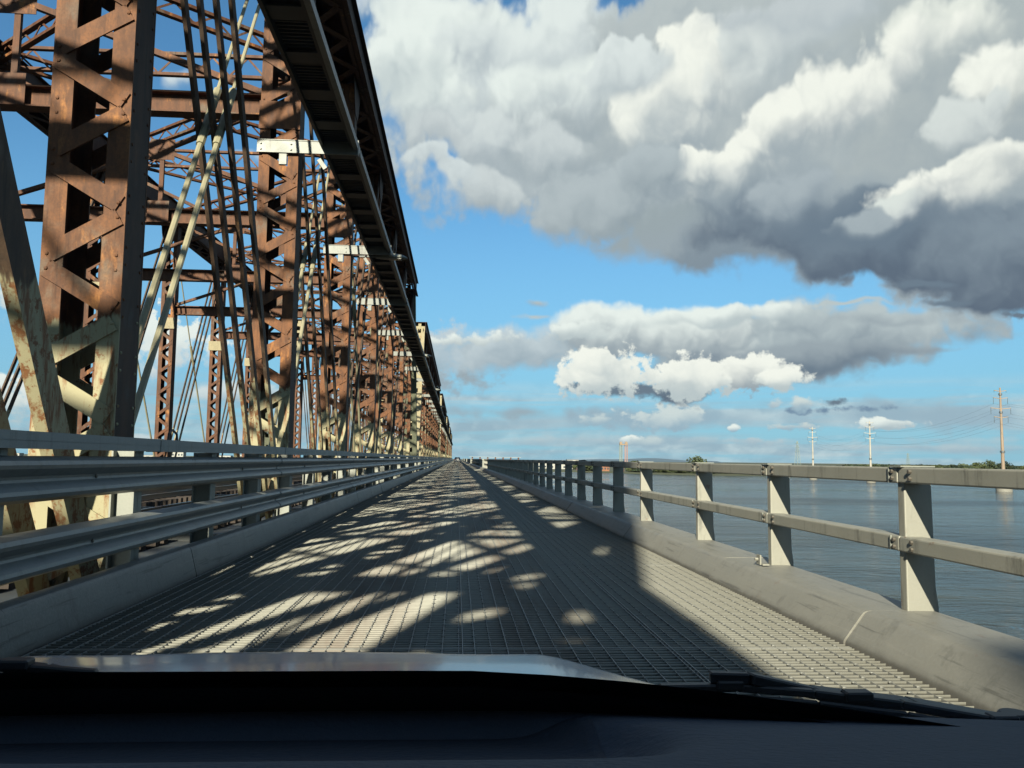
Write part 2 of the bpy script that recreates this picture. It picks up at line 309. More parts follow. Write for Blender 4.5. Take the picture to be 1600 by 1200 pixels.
# grating: rusty brown wheel tracks over pale grey steel, vary slowly along the deck
GRATE, nb, b = material('deck_grating_steel'); P = world_pos(nb); X = nb.sep(P)[0]
trk = nb.math('MAXIMUM', nb.step(nb.math('ABSOLUTE', nb.math('SUBTRACT', X, -.72)), .1, .62, 1, 0), nb.step(nb.math('ABSOLUTE', nb.math('SUBTRACT', X, .55)), .1, .55, 1, 0))
n1 = nb.noise(nb.mapping(P, (3, .35, 1)), 1.2, 5, .65)
c = nb.mix(nb.noise(P, 14, 4, .7), (.16, .16, .138), (.25, .248, .215))
c = nb.mix(nb.math('MULTIPLY', trk, nb.step(n1, .35, .65, .25, .9)), c, (.118, .096, .078))
nb.put(b.inputs['Base Color'], c); b.inputs['Roughness'].default_value = .6; b.inputs['Metallic'].default_value = .1
BARTOP, nb, b = material('worn_bar_steel'); P = world_pos(nb)
nb.put(b.inputs['Base Color'], nb.mix(nb.noise(P, 30, 3), (.12, .125, .115), (.22, .22, .20)))
b.inputs['Roughness'].default_value = .55; b.inputs['Metallic'].default_value = .1

# ------------------------------------------------------------------ mesh helpers
class MB:
    def __init__(s): s.v = []; s.f = []; s.m = []; s.mi = 0
    def add(s, vs, fs):
        k = len(s.v); s.v += vs; s.f += [tuple(i + k for i in f) for f in fs]; s.m += [s.mi] * len(fs)
    def box(s, x0, x1, y0, y1, z0, z1):
        s.add([(x0, y0, z0), (x1, y0, z0), (x1, y1, z0), (x0, y1, z0), (x0, y0, z1), (x1, y0, z1), (x1, y1, z1), (x0, y1, z1)],
              [(0, 3, 2, 1), (4, 5, 6, 7), (0, 1, 5, 4), (1, 2, 6, 5), (2, 3, 7, 6), (3, 0, 4, 7)])
    def beam(s, p, q, w, h, up=(0, 0, 1)):
        p = Vector(p); q = Vector(q); d = (q - p).normalized(); up = Vector(up)
        sd = d.cross(up)
        if sd.length < 1e-4: sd = d.cross(Vector((0, 1, 0)))
        sd.normalize(); u = sd.cross(d); sd *= w / 2; u *= h / 2
        vs = [tuple(c + a * sd + b2 * u) for c in (p, q) for a, b2 in ((-1, -1), (1, -1), (1, 1), (-1, 1))]
        s.add(vs, [(0, 1, 2, 3), (7, 6, 5, 4), (0, 4, 5, 1), (1, 5, 6, 2), (2, 6, 7, 3), (3, 7, 4, 0)])
    def tube(s, p, q, r0, r1=None, n=8, cap=True):
        r1 = r0 if r1 is None else r1
        p = Vector(p); q = Vector(q); d = (q - p).normalized()
        a = d.cross(Vector((0, 0, 1)));
        if a.length < 1e-3: a = d.cross(Vector((0, 1, 0)))
        a.normalize(); b2 = d.cross(a)
        vs = []
        for c, r in ((p, r0), (q, r1)):
            for i in range(n):
                t = 2 * math.pi * i / n; vs.append(tuple(c + a * (r * math.cos(t)) + b2 * (r * math.sin(t))))
        fs = [(i, (i + 1) % n, n + (i + 1) % n, n + i) for i in range(n)]
        if cap: fs += [tuple(range(n - 1, -1, -1)), tuple(range(n, 2 * n))]
        s.add(vs, fs)
    def dome(s, c, nrm, r, n=6):
        c = Vector(c); nrm = Vector(nrm).normalized(); a = nrm.orthogonal().normalized(); b2 = nrm.cross(a)
        vs = []
        for rr, hh in ((1, 0), (.75, .55)):
            for i in range(n):
                t = 2 * math.pi * i / n; vs.append(tuple(c + (a * math.cos(t) + b2 * math.sin(t)) * r * rr + nrm * r * hh))
        vs.append(tuple(c + nrm * r * .75))
        s.add(vs, [(i, (i + 1) % n, n + (i + 1) % n, n + i) for i in range(n)] + [(n + i, n + (i + 1) % n, 2 * n) for i in range(n)])
    def prism(s, prof, y0, y1, axis='y'):
        n = len(prof)
        if axis == 'y': vs = [(a, y0, b2) for a, b2 in prof] + [(a, y1, b2) for a, b2 in prof]
        elif axis == 'x': vs = [(y0, a, b2) for a, b2 in prof] + [(y1, a, b2) for a, b2 in prof]
        else: vs = [(a, b2, y0) for a, b2 in prof] + [(a, b2, y1) for a, b2 in prof]
        s.add(vs, [(i, (i + 1) % n, n + (i + 1) % n, n + i) for i in range(n)] + [tuple(range(n - 1, -1, -1)), tuple(range(n, 2 * n))])
    def mesh(s, name, mats, smooth=False):
        me = D.meshes.new(name); me.from_pydata(s.v, [], s.f)
        for mt in (mats if isinstance(mats, (list, tuple)) else [mats]): me.materials.append(mt)
        if any(s.m): me.polygons.foreach_set('material_index', s.m)
        me.update()
        import bmesh
        bm = bmesh.new(); bm.from_mesh(me); bmesh.ops.recalc_face_normals(bm, faces=bm.faces); bm.to_mesh(me); bm.free()
        if smooth:
            me.polygons.foreach_set('use_smooth', [True] * len(me.polygons))
            me.set_sharp_from_angle(angle=math.radians(28))
        return me
    def build(s, name, mats, parent=None, smooth=False, loc=None, **k):
        return link(name, s.mesh(name, mats, smooth), parent, loc, **k)
def link(name, me, parent=None, loc=None, **k):
    o = D.objects.new(name, me); COL.objects.link(o)
    if parent: o.parent = parent
    if loc: o.location = loc
    for a, v in k.items(): o[a] = v
    return o
def thing(name, label, cat, loc=(0, 0, 0), group=None):
    o = D.objects.new(name, None); COL.objects.link(o); o.location = loc; o.empty_display_size = .1
    o['label'] = label; o['category'] = cat
    if group: o['group'] = group
    return o
def copy_tree(o, parent=None, loc=None):
    c = o.copy(); COL.objects.link(c)
    if parent: c.parent = parent
    if loc: c.location = loc
    for ch in list(KIDS.get(o.name, [])) or list(o.children): copy_tree(ch, c)
    return c
KIDS = {}
def bevel(o, w=.008, seg=2):
    md = o.modifiers.new('bevel', 'BEVEL'); md.width = w; md.segments = seg; md.limit_method = 'ANGLE'
    return o

# ------------------------------------------------------------------ water, land
WZ = -13.0
WATER, nb, b = material('river_water'); P = world_pos(nb)
b.inputs['Base Color'].default_value = (.022, .045, .055, 1); b.inputs['Roughness'].default_value = .16; b.inputs['IOR'].default_value = 1.33
pr = nb.mapping(P, (.55, 1, 1))
w1 = nb.noise(pr, .55, 6, .62, .6); w2 = nb.noise(pr, .035, 4, .6, .5); w3 = nb.noise(nb.mapping(P, (.3, 1, 1)), .009, 3, .5)
w4 = nb.noise(nb.mapping(P, (.5, 1, 1)), .16, 5, .6, .8)
hh = nb.math('ADD', nb.math('ADD', nb.math('MULTIPLY', w1, .42), nb.math('MULTIPLY', w4, 1.5)), nb.math('MULTIPLY', w2, 2.8))
hh = nb.math('MULTIPLY', hh, nb.step(w3, .3, .7, .7, 1.25))
bump(nb, b, hh, 1.0, 1.0); nb.put(b.inputs['Roughness'], nb.step(w3, .35, .65, .07, .26))
nb.put(b.inputs['Base Color'], nb.mix(nb.step(w2, .35, .65), (.013, .018, .018), (.030, .038, .035)))
mb = MB(); mb.add([(-20000, -3000, WZ), (20000, -3000, WZ), (20000, 20000, WZ), (-20000, 20000, WZ)], [(0, 1, 2, 3)])
mb.build('river', WATER, kind='structure')

BANK = mat_plain('far_bank_ground', (.035, .042, .022), .95, 0, .4, .02, 0)
# far bank: from the lift tower on the left out past the pylons on the right
shore = [(-9000, 1500), (-1500, 1150), (-300, 1050), (60, 1010), (150, 965), (200, 868), (260, 830), (420, 900), (700, 1250), (1300, 1600), (2600, 2100), (9000, 3500)]
mb = MB()
back = [(x * 3.0, 15000) for x, y in shore]
n = len(shore)
vs = [(x, y, WZ - .5) for x, y in shore] + [(x, y + 12, WZ + 1.6) for x, y in shore] + [(x * 1.6, 15000, WZ + 4) for x, y in shore]
fs = [(i, i + 1, n + i + 1, n + i) for i in range(n - 1)] + [(n + i, n + i + 1, 2 * n + i + 1, 2 * n + i) for i in range(n - 1)]
mb.add(vs, fs); mb.build('far_bank', BANK, kind='structure')
# distant hills, with the haze put into their blue base colour
HILL = mat_plain('distant_hill', (.05, .085, .12), 1, 0, .1, .001, 0)
mb = MB(); xs = np.linspace(1500, 3100, 60); top = [WZ + 20 + 42 * max(0, math.sin((x - 1500) / 1600 * math.pi)) * (.55 + .45 * math.sin(x / 260.) * math.sin(x / 410. + 1)) for x in xs]
vs = [(x, 9500, WZ - 2) for x in xs] + [(x, 9800, t) for x, t in zip(xs, top)] + [(x, 11500, WZ - 2) for x in xs]
k = len(xs); mb.add([tuple(v) for v in vs], [(i, i + 1, k + i + 1, k + i) for i in range(k - 1)] + [(k + i, k + i + 1, 2 * k + i + 1, 2 * k + i) for i in range(k - 1)])
mb.build('distant_hills', HILL, smooth=True, kind='structure')

# ------------------------------------------------------------------ trees on the far bank
LEAF = []
for i, cc in enumerate(((.03, .043, .017), (.045, .058, .02), (.02, .034, .018))):
    LEAF.append(mat_plain('bank_foliage_%s' % ('mid', 'light', 'dark')[i], cc, .9, 0, .5, .6, 0))
BARK = mat_plain('tree_bark', (.07, .05, .035), .9, 0, .3, 3, 0)
def crown_mesh(h, w, seed, nleaf=420):
    r = random.Random(seed); mb = MB()
    lob = [(r.uniform(-.5, .5) * w, r.uniform(-.5, .5) * w, h * r.uniform(.38, .85), w * r.uniform(.25, .42)) for _ in range(7)]
    for _ in range(nleaf):
        cx, cy, cz, rr = r.choice(lob)
        d = Vector((r.gauss(0, 1), r.gauss(0, 1), r.gauss(0, 1))).normalized() * rr * r.uniform(.6, 1.08)
        c = Vector((cx, cy, cz)) + d; c.z = max(h * .12, c.z)
        a = Vector((r.gauss(0, 1), r.gauss(0, 1), r.gauss(0, 1))).normalized(); b2 = a.orthogonal().normalized(); s_ = w * r.uniform(.05, .11)
        mb.add([tuple(c + a * s_), tuple(c + b2 * s_), tuple(c - a * s_), tuple(c - b2 * s_)], [(0, 1, 2, 3)])
    return mb
crowns = [crown_mesh(1, .9, i).mesh('tree_crown', LEAF[i % 3]) for i in range(6)]
mb = MB(); mb.tube((0, 0, 0), (0, 0, .5), .035, .02, 6); mb.tube((0, 0, .35), (.12, .05, .62), .016, .008, 5); mb.tube((0, 0, .3), (-.13, .02, .6), .016, .008, 5)
trunk_me = mb.mesh('tree_trunk', BARK)
def shore_y(x):
    for (x0, y0), (x1, y1) in zip(shore, shore[1:]):
        if x0 <= x <= x1: return y0 + (y1 - y0) * (x - x0) / (x1 - x0)
    return 1500
belt = []
def tree(x, y, h, seed, label):
    t = thing('bank_tree', label, 'tree', (x, y, WZ + 1.4), 'trees on the far bank')
    a = link('crown', crowns[seed % 6], t); a.scale = (h, h, h); b2 = link('trunk', trunk_me, t); b2.scale = (h, h, h)
    a.rotation_euler = (0, 0, seed * 1.3)
    return t
for i, (x, y, h, lab) in enumerate(((935, 1410, 19, 'broad dark tree above the railing, just left of the nearest pylon'), (905, 1400, 16, 'low dark tree left of the broad one on the right of the far bank'), (958, 1415, 16, 'rounded tree whose crown shows right behind the nearest pylon'),
        (972, 1420, 17, 'dark tree just right of the nearest pylon, above the railing'), (880, 1400, 13, 'small dark treetop at the left end of the bank tree group near the pylon'), (990, 1430, 12, 'low treetop at the right end of the group beside the nearest pylon'),
        (289, 985, 17, 'single round treetop showing over the railing between two posts'), (196, 930, 12, 'green tree right of the brick building on the shore'), (150, 975, 10, 'light green tree left of the brick building on the shore'))):
    tree(x, y, h, i, lab)
# the shoreline wood reads as one green band
V = []; F = []; MI = []; k0 = 0
cv = [np.array([v.co[:] for v in m_.vertices]) for m_ in crowns]
for i in range(560):
    u = rng.random(); x = 150 + 1100 * u ** 1.5 if i % 9 else rng.uniform(-1400, 150)
    y = shore_y(x) + 16 + rng.exponential(22); h = rng.uniform(4.6, 9.4) * (1 + .3 * (x > 500)); c = cv[i % 6]; a = rng.uniform(0, 6.28)
    if 160 < x < 192 and y < 1010: continue
    if x < 150: h *= .8
    sx = h * rng.uniform(1, 1.6)
    p = np.c_[(c[:, 0] * math.cos(a) - c[:, 1] * math.sin(a)) * sx + x, (c[:, 0] * math.sin(a) + c[:, 1] * math.cos(a)) * sx + y, c[:, 2] * h + WZ + .6]
    V.append(p); F.append(np.arange(len(p)).reshape(-1, 4) + k0); MI += [i % 3] * (len(p) // 4); k0 += len(p)
me = D.meshes.new('shoreline_wood'); me.from_pydata(np.vstack(V).tolist(), [], np.vstack(F).tolist())
for mt in LEAF: me.materials.append(mt)
me.polygons.foreach_set('material_index', MI); link('shoreline_wood', me, kind='stuff')


# ------------------------------------------------------------------ bridge truss spans
PANEL = 7.9; NP = 10; PITCH = 79.8; Y1 = -15.6          # first bottom node of the span we drive along
XN = -3.15; XF = -13.35; CW = .74; CD = .45               # road face of near truss, far truss inner face, column width and depth
ZB = -.35; ZC = 12.0; ZT = 12.9; SZ = 7.73               # bottom, chord underside and top, sway strut

def column_frame(x1, depth=CD, z0=ZB, z1=ZC, w=CW, st=.20, t=.03):
    """two plate-and-angle channels, toes turned inwards; x1 = road face, local y centred"""
    mb = MB(); x0 = x1 - w; hd = depth / 2
    mb.mi = 1; mb.box(x1 - t, x1, -hd, hd, z0, z1); mb.mi = 0; mb.box(x0, x0 + t, -hd, hd, z0, z1)
    for y0, y1 in ((-hd - .02, -hd), (hd, hd + .02)):
        mb.box(x1 - st, x1 + .003, y0, y1, z0, z1); mb.box(x0 - .003, x0 + st, y0, y1, z0, z1)
    return mb
LP = .50
def lacing(mb, i, x1, y, w=CW, z0=ZB, bw=.17, t=.018):
    za = z0 + .25 + i * LP; e = .088; a, b2 = (x1 - w + .1, za + e), (x1 - .1, za + LP - e)
    if i % 2: a, b2 = (x1 - w + .1, za + LP - e), (x1 - .1, za + e)
    d = Vector((b2[0] - a[0], 0, b2[1] - a[1])).normalized() * .055
    mb.beam((a[0] - d.x, y, a[1] - d.z), (b2[0] + d.x, y, b2[1] + d.z), t, bw)
NL = int((ZC - ZB - .7) / LP)
# shared meshes -----------------------------------------------------------
col_near = column_frame(XN).mesh('column', [RUST, RUST_WEB])
lace_me = []
for par in (0, 1):
    mb = MB(); lacing(mb, par, XN, -CD / 2 - .031); lace_me.append(mb.mesh('lacing_bar', RUST))
mb = MB()
for i in range(NL): lacing(mb, i, XN, CD / 2 + .031)
lace_back = mb.mesh('rear_lacing', RUST)
mb = MB()
for i in range(NL): lacing(mb, i, XN, -CD / 2 - .031); lacing(mb, i, XN, CD / 2 + .031)
lace_both = mb.mesh('lacing', RUST)
mb = MB()
for i in range(NL + 1):
    z = ZB + .25 + i * LP
    for sx, odd in ((-CW + .06, 0), (-.06, 1)):
        for dz in (-.07, .07):
            if (i + odd) % 2 == 0: mb.dome((XN + sx, -CD / 2 - .04, z + dz), (0, -1, 0), .021)
            elif i % 3 == 0: mb.dome((XN + sx, -CD / 2 - .02, z + dz), (0, -1, 0), .018)
    for k2 in range(2):
        for yy in (-CD / 2 + .05, CD / 2 - .05): mb.dome((XN, yy, z + k2 * LP / 3), (1, 0, 0), .017)
rivets_me = mb.mesh('rivets', RUST)
# tie plates and gusset at the sway strut level of a column
mb = MB(); mb.box(XN - CW - .02, XN + .02, -CD / 2 - .055, -CD / 2 - .041, ZC - .75, ZC - .05); tie_top_me = mb.mesh('tie_plate', RUST)
mb = MB(); mb.box(XN - CW - .02, XN + .02, -CD / 2 - .055, -CD / 2 - .041, SZ - .35, SZ + .2)
tie_me = mb.mesh('tie_plate', RUST)
col_far = column_frame(XF, w=.62, st=.17); 
for i in range(NL): lacing(col_far, i, XF, -CD / 2 - .031, w=.62, bw=.13); lacing(col_far, i, XF, CD / 2 + .031, w=.62, bw=.13)
col_far_me = col_far.mesh('far_column', [RUST_FAR, RUST_WEB])
mb = MB(); mb.box(XF - .68, XF + .06, -.31, -.262, 7.0, 7.52); collar_me = mb.mesh('collar_plate', CREAM)

def laced_strut(p, q, dep=.62, ch=.085, pitch=.5, up=(0, 0, 1), t=.05):
    """two parallel angles with zig-zag flats between them"""
    mb = MB(); p = Vector(p); q = Vector(q); up = Vector(up); u = up * dep / 2
    mb.beam(p + u, q + u, .16, ch); mb.beam(p - u, q - u, .16, ch)
    L = (q - p).length; n = max(2, int(L / pitch)); d = (q - p) / n
    for i in range(n):
        a = p + d * i + (u if i % 2 else -u) * .9; b2 = p + d * (i + 1) + (-u if i % 2 else u) * .9
        mb.beam(a, b2, .02, .055)
    return mb
XM = (XN - CW + XF) / 2; XA = XN - CW; ZTOP = 12.45
strut_me = laced_strut((XA + .1, 0, ZTOP), (XF - .1, 0, ZTOP)).mesh('top_strut', RUST_FAR)
lat1_me = laced_strut((XA, 0, ZTOP + .05), (XF, PANEL, ZTOP + .05), .42).mesh('top_lateral', RUST_FAR)
lat2_me = laced_strut((XF, 0, ZTOP + .07), (XA, PANEL, ZTOP + .07), .42).mesh('top_lateral', RUST_FAR)
mb = MB(); mb.box(XF, XA, -.16, .16, SZ - .03, SZ); mb.box(XF, XA, -.16, .16, SZ + .36, SZ + .39); mb.box(XF, XA, -.02, .02, SZ, SZ + .36)
sway_strut_me = mb.mesh('sway_strut', RUST_FAR)
mb = MB(); zn = 9.87
mb.beam((XM, 0, SZ + .39), (XM, 0, zn), .12, .09); mb.box(XM - .35, XM + .35, -.065, -.05, zn - .3, zn + .3)
mb.box(XM - .3, XM + .3, -.18, -.165, SZ - .02, SZ + .6)
sway_hanger_me = mb.mesh('sway_hanger', RUST_FAR)
sw = []
for a, b2 in (((XA, 0, SZ + .45), (XM, 0, zn)), ((XF, 0, SZ + .45), (XM, 0, zn)), ((XA, 0, ZTOP - .4), (XM, 0, zn)), ((XF, 0, ZTOP - .4), (XM, 0, zn))):
    mb = MB(); mb.beam(a, b2, .14, .11); sw.append(mb.mesh('sway_brace', RUST_FAR))
# four eyebars side by side, one panel long; r = +1 goes down forwards from the top node
bar_x = (-3.19, -3.40, -3.62, -3.83)
def eyebar_me(r, x, w=.055, dep=.17, mt=RUST_EYE, xx=0):
    mb = MB(); a = (x + xx, 0, ZC + .3); b2 = (x + xx, r * (PANEL - .35), ZB + .1); mb.beam(a, b2, w, dep, up=(0, 0, 1))
    for c in (a, b2): mb.tube((x - w / 2 - .005, c[1], c[2]), (x + w / 2 + .005, c[1], c[2]), .2, n=12)
    return mb.mesh('eyebar', mt)
eye = {(r, x): eyebar_me(r, x) for r in (1, -1) for x in bar_x}
eyef = {(r, x): eyebar_me(r, x, .05, .13) for r in (1, -1) for x in (XF - .08, XF - .3, XF - .5)}
wide = {(r, x): eyebar_me(r, x, .1, .31) for r in (1, -1) for x in (-3.2, -3.66)}
def rod_me(r, x):
    mb = MB(); a = Vector((x, 0, ZB)); b2 = Vector((x, r * PANEL, ZC + .2)); m1 = a.lerp(b2, .47); m2 = a.lerp(b2, .56)
    mb.tube(a, m1, .042, n=8); mb.tube(m1, m2, .062, n=8); mb.tube(m2, b2, .03, n=8)
    return mb.mesh('counter_rod', ROD)
rods = {(r, x): rod_me(r, x) for r in (1, -1) for x in (-3.52, -3.75)}
rodf = {(r, x): rod_me(r, x) for r in (1, -1) for x in (XF - .35,)}
pl = MB(); L = 8 * PANEL
def chord(mb, x0, x1, y0, y1, z0=ZC, z1=ZT):
    mb.box(x0, x1, y0, y1, z1 - .03, z1)                                    # top cover plate
    for xx in (x0 + .12, x1 - .15): mb.box(xx, xx + .03, y0 + .01, y1 - .01, z0, z1 - .031)
    for xx in (x0 + .151, x1 - .27): mb.box(xx, xx + .115, y0 + .01, y1 - .01, z0 - .025, z0 - .002)
    mb.box(x0 + .0, x0 + .118, y0 + .01, y1 - .01, z0 - .02, z0 + .001); mb.box(x1 - .118, x1, y0 + .01, y1 - .01, z0 - .02, z0 + .001)
    n = int((y1 - y0) / .8)
    for i in range(n):
        ya = y0 + (y1 - y0) * i / n; yb = y0 + (y1 - y0) * (i + 1) / n
        a, b2 = (x0 + .25, x1 - .25) if i % 2 else (x1 - .25, x0 + .25)
        mb.beam((a, ya, z0 - .04), (b2, yb, z0 - .04), .2, .016)
mb = MB(); chord(mb, -3.95, -2.82, PANEL - .25, 9 * PANEL + .25)
chord_near_me = mb.mesh('top_chord', RUST_TOP)
mb = MB(); chord(mb, XF - .9, XF + .1, PANEL - .25, 9 * PANEL + .25); chord_far_me = mb.mesh('top_chord', RUST_TOP)
# gussets hanging from the chord at every node
mb = MB(); mb.prism([(-.75, ZC + .3), (.75, ZC + .3), (.5, ZC - .55), (.26, ZC - .95), (-.26, ZC - .95), (-.5, ZC - .55)], XN + .004, XN + .022, 'x')
gus_me = mb.mesh('gusset_plate', RUST_TOP)
mb = MB(); mb.prism([(-.75, ZC + .3), (.75, ZC + .3), (.5, ZC - .55), (.26, ZC - .95), (-.26, ZC - .95), (-.5, ZC - .55)], XF - .646, XF - .628, 'x')
gusf_me = mb.mesh('gusset_plate', RUST_TOP)
def bottom_chord(xa, xb):
    mb = MB()
    for x in (xa + .05, xb - .05): mb.box(x - .02, x + .02, 0, NP * PANEL, -1.05, -.5)
    mb.box(xa, xb, 0, NP * PANEL, -.498, -.48); return mb.mesh('bottom_chord', CREAM)
bc_near = bottom_chord(XN - CW, XN); bc_far = bottom_chord(XF - .65, XF)
def end_post_me(x0, x1, sgn, mt):
    """inclined box end post whose facing cover plate is pierced by a row of slots; local origin at the foot"""
    top = Vector((0, sgn * PANEL, ZC + .35)); foot = Vector((0, 0, ZB)); d = (top - foot); Ln = d.length; d.normalize()
    nrm = Vector((0, -d.z, d.y)) if d.y > 0 else Vector((0, -d.z, d.y))
    mb = MB(); hw = .3; cx = (x0 + x1) / 2; W = x1 - x0
    for x in (x0 + .02, x1 - .02):
        mb.beam(foot + Vector((x, 0, 0)), top + Vector((x, 0, 0)), .04, 2 * hw)
    for side in (1, -1):
        o = nrm * (hw + .012) * side
        slot = .26
        for x, w in ((x0 + (W - slot) / 4, (W - slot) / 2), (x1 - (W - slot) / 4, (W - slot) / 2)):
            mb.beam(foot + o + Vector((x, 0, 0)), top + o + Vector((x, 0, 0)), w, .02)
        n = int(Ln / 1.0); 
        for i in range(n + 1):
            c = foot + d * (Ln * i / n); e = min(.3, Ln / n * .3)
            mb.beam(c - d * e + o + Vector((cx, 0, 0)), c + d * e + o + Vector((cx, 0, 0)), slot - .002, .019)
    return mb.mesh('end_post', mt)
XE = (-3.9, -3.0)
ep = {('n', 1): end_post_me(*XE, 1, CREAM), ('n', -1): end_post_me(*XE, -1, GREEN),
      ('f', 1): end_post_me(XF - .8, XF, 1, CREAM), ('f', -1): end_post_me(XF - .8, XF, -1, GREEN)}
# portal: a deep laced frame in the plane of the end posts
def portal_me(sgn):
    mb = MB(); u = Vector((0, sgn * PANEL, ZC + .35 - ZB)).normalized(); org = Vector((0, sgn * PANEL, ZC + .35))
    for k2 in (0, 1.6): 
        p = org - u * (k2 + .3); mb.beam(p + Vector((XE[0], 0, 0)), p + Vector((XF, 0, 0)), .25, .22)
    n = 10
    for i in range(n):
        xa = XE[0] + (XF - XE[0]) * i / n; xb = XE[0] + (XF - XE[0]) * (i + 1) / n; ka, kb = (.4, 1.8) if i % 2 else (1.8, .4)
        mb.beam(org - u * ka + Vector((xa, 0, 0)), org - u * kb + Vector((xb, 0, 0)), .05, .1)
    for s_, xs_ in ((-1, XE[0]), (1, XF)):
        mb.beam(org - u * 2.0 + Vector((xs_ + s_ * 1.6, 0, 0)), org - u * 3.6 + Vector((xs_, 0, 0)), .18, .15)
    return mb.mesh('portal_frame', RUST_FAR)
portal = {1: portal_me(1), -1: portal_me(-1)}
mb = MB(); mb.box(XF - .3, 2.75, -.17, .17, -1.3, -.32); floorbeam_me = mb.mesh('floor_beam', DARKST)

def span(y0, idx, detail, nodes=range(NP + 1), label=''):
    t = thing('truss_span', label, 'bridge truss', (0, y0, 0), 'rusty steel truss spans of the bridge')
    P_ = lambda name, me, y, **k: link(name, me, t, (0, y, 0), **k)
    full = len(nodes) == NP + 1
    if full:
        link('top_chord', chord_near_me, t); link('top_chord', chord_far_me, t); link('bottom_chord', bc_near, t); link('bottom_chord', bc_far, t)
        for c in ('n', 'f'): P_('end_post', ep[(c, 1)], 0)
        P_('portal_frame', portal[1], 0)
    else:
        ya = nodes[0] * PANEL
        mb = MB(); chord(mb, -3.95, -2.82, ya, 9 * PANEL + .25); mb.build('top_chord', RUST_TOP, t)
        mb = MB(); chord(mb, XF - .9, XF + .1, ya, 9 * PANEL + .25); mb.build('top_chord', RUST_TOP, t)
        mb = MB(); mb.box(-3.95, -2.6, 9 * PANEL + .26, 9 * PANEL + 3.9, ZC + .5, ZC + .9); mb.build('shade_slab', RUST_TOP, t)  # unseen slab added past the hip to shade the near right curb
    for c in ('n', 'f'): P_('end_post', ep[(c, -1)], NP * PANEL)
    P_('portal_frame', portal[-1], NP * PANEL)
    for k in nodes:
        y = k * PANEL
        P_('floor_beam', floorbeam_me, y if k else .2)
        if 1 <= k <= NP - 1:
            c = P_('column', col_near, y)
            yw = y0 + y
            if detail and 3 < yw < 60:
                for i in range(NL): link('lacing_bar', lace_me[i % 2], c, (0, 0, (i - i % 2) * LP))
                link('rear_lacing', lace_back, c, kind='stuff')
                if yw < 36: link('rivets', rivets_me, c, kind='stuff')
            else: link('lacing', lace_both, c, kind='stuff')
            link('tie_plate', tie_me, c); link('tie_plate', tie_top_me, c)
            P_('gusset_plate', gus_me, y); P_('gusset_plate', gusf_me, y)
            P_('column', col_far_me, y)
            if idx == 1: P_('collar_plate', collar_me, y)
            P_('top_strut', strut_me, y)
            if idx < 4:
                P_('sway_strut', sway_strut_me, y); P_('sway_hanger', sway_hanger_me, y)
                for s_ in sw: P_('sway_brace', s_, y)
                if k < NP - 1: P_('top_lateral', lat1_me, y); P_('top_lateral', lat2_me, y)
            if k < NP - 1:
                first = k < NP / 2
                yk, r = (y, 1) if first else (y + PANEL, -1)
                if detail and k in (1, 2, 7):  # bars of the unseen first bay are widened to shade the deck
                    for x in (-3.2, -3.66): P_('eyebar', wide[(r, x)], yk)
                else:
                    for x in bar_x: P_('eyebar', eye[(r, x)], yk)
                for x in (XF - .08, XF - .3, XF - .5): P_('eyebar', eyef[(r, x)], yk)
                if (1 if detail else 2) <= k <= 7:  # detailed span: unseen first bay gets added rods that shade the deck
                    yr = y if first else y + PANEL
                    for x in (-3.52, -3.75): P_('counter_rod', rods[(r, x)], yr)
                    P_('counter_rod', rodf[(r, XF - .35)], yr)
    return t
span(Y1 - PITCH, 0, False, [6, 7, 8, 9, 10], 'rusty truss span behind the car, casting its shade over the deck')
span(Y1, 1, True, label='nearest rusty brown truss span with wide laced columns, left of the car')
names = ['second truss span along the road, its cream end post rising behind the first span', 'third truss span along the road, seen small past the second', 'fourth truss span along the road, small and dark brown', 'fifth truss span, a thin sliver near the vanishing point', 'sixth and farthest truss span, a few pixels beside the distant car']
for i in range(5): span(Y1 + PITCH * (i + 1), i + 2, False, label=names[i])
for i in range(0, 7):
    yp = Y1 + PITCH * i - .4
    mb = MB(); mb.prism([(-17, yp - 1.6), (4.2, yp - 1.6), (5.6, yp), (4.2, yp + 1.6), (-17, yp + 1.6), (-18.4, yp)], WZ - 4, -1.4, 'z')
    mb.build('bridge_pier', STONE, kind='structure')

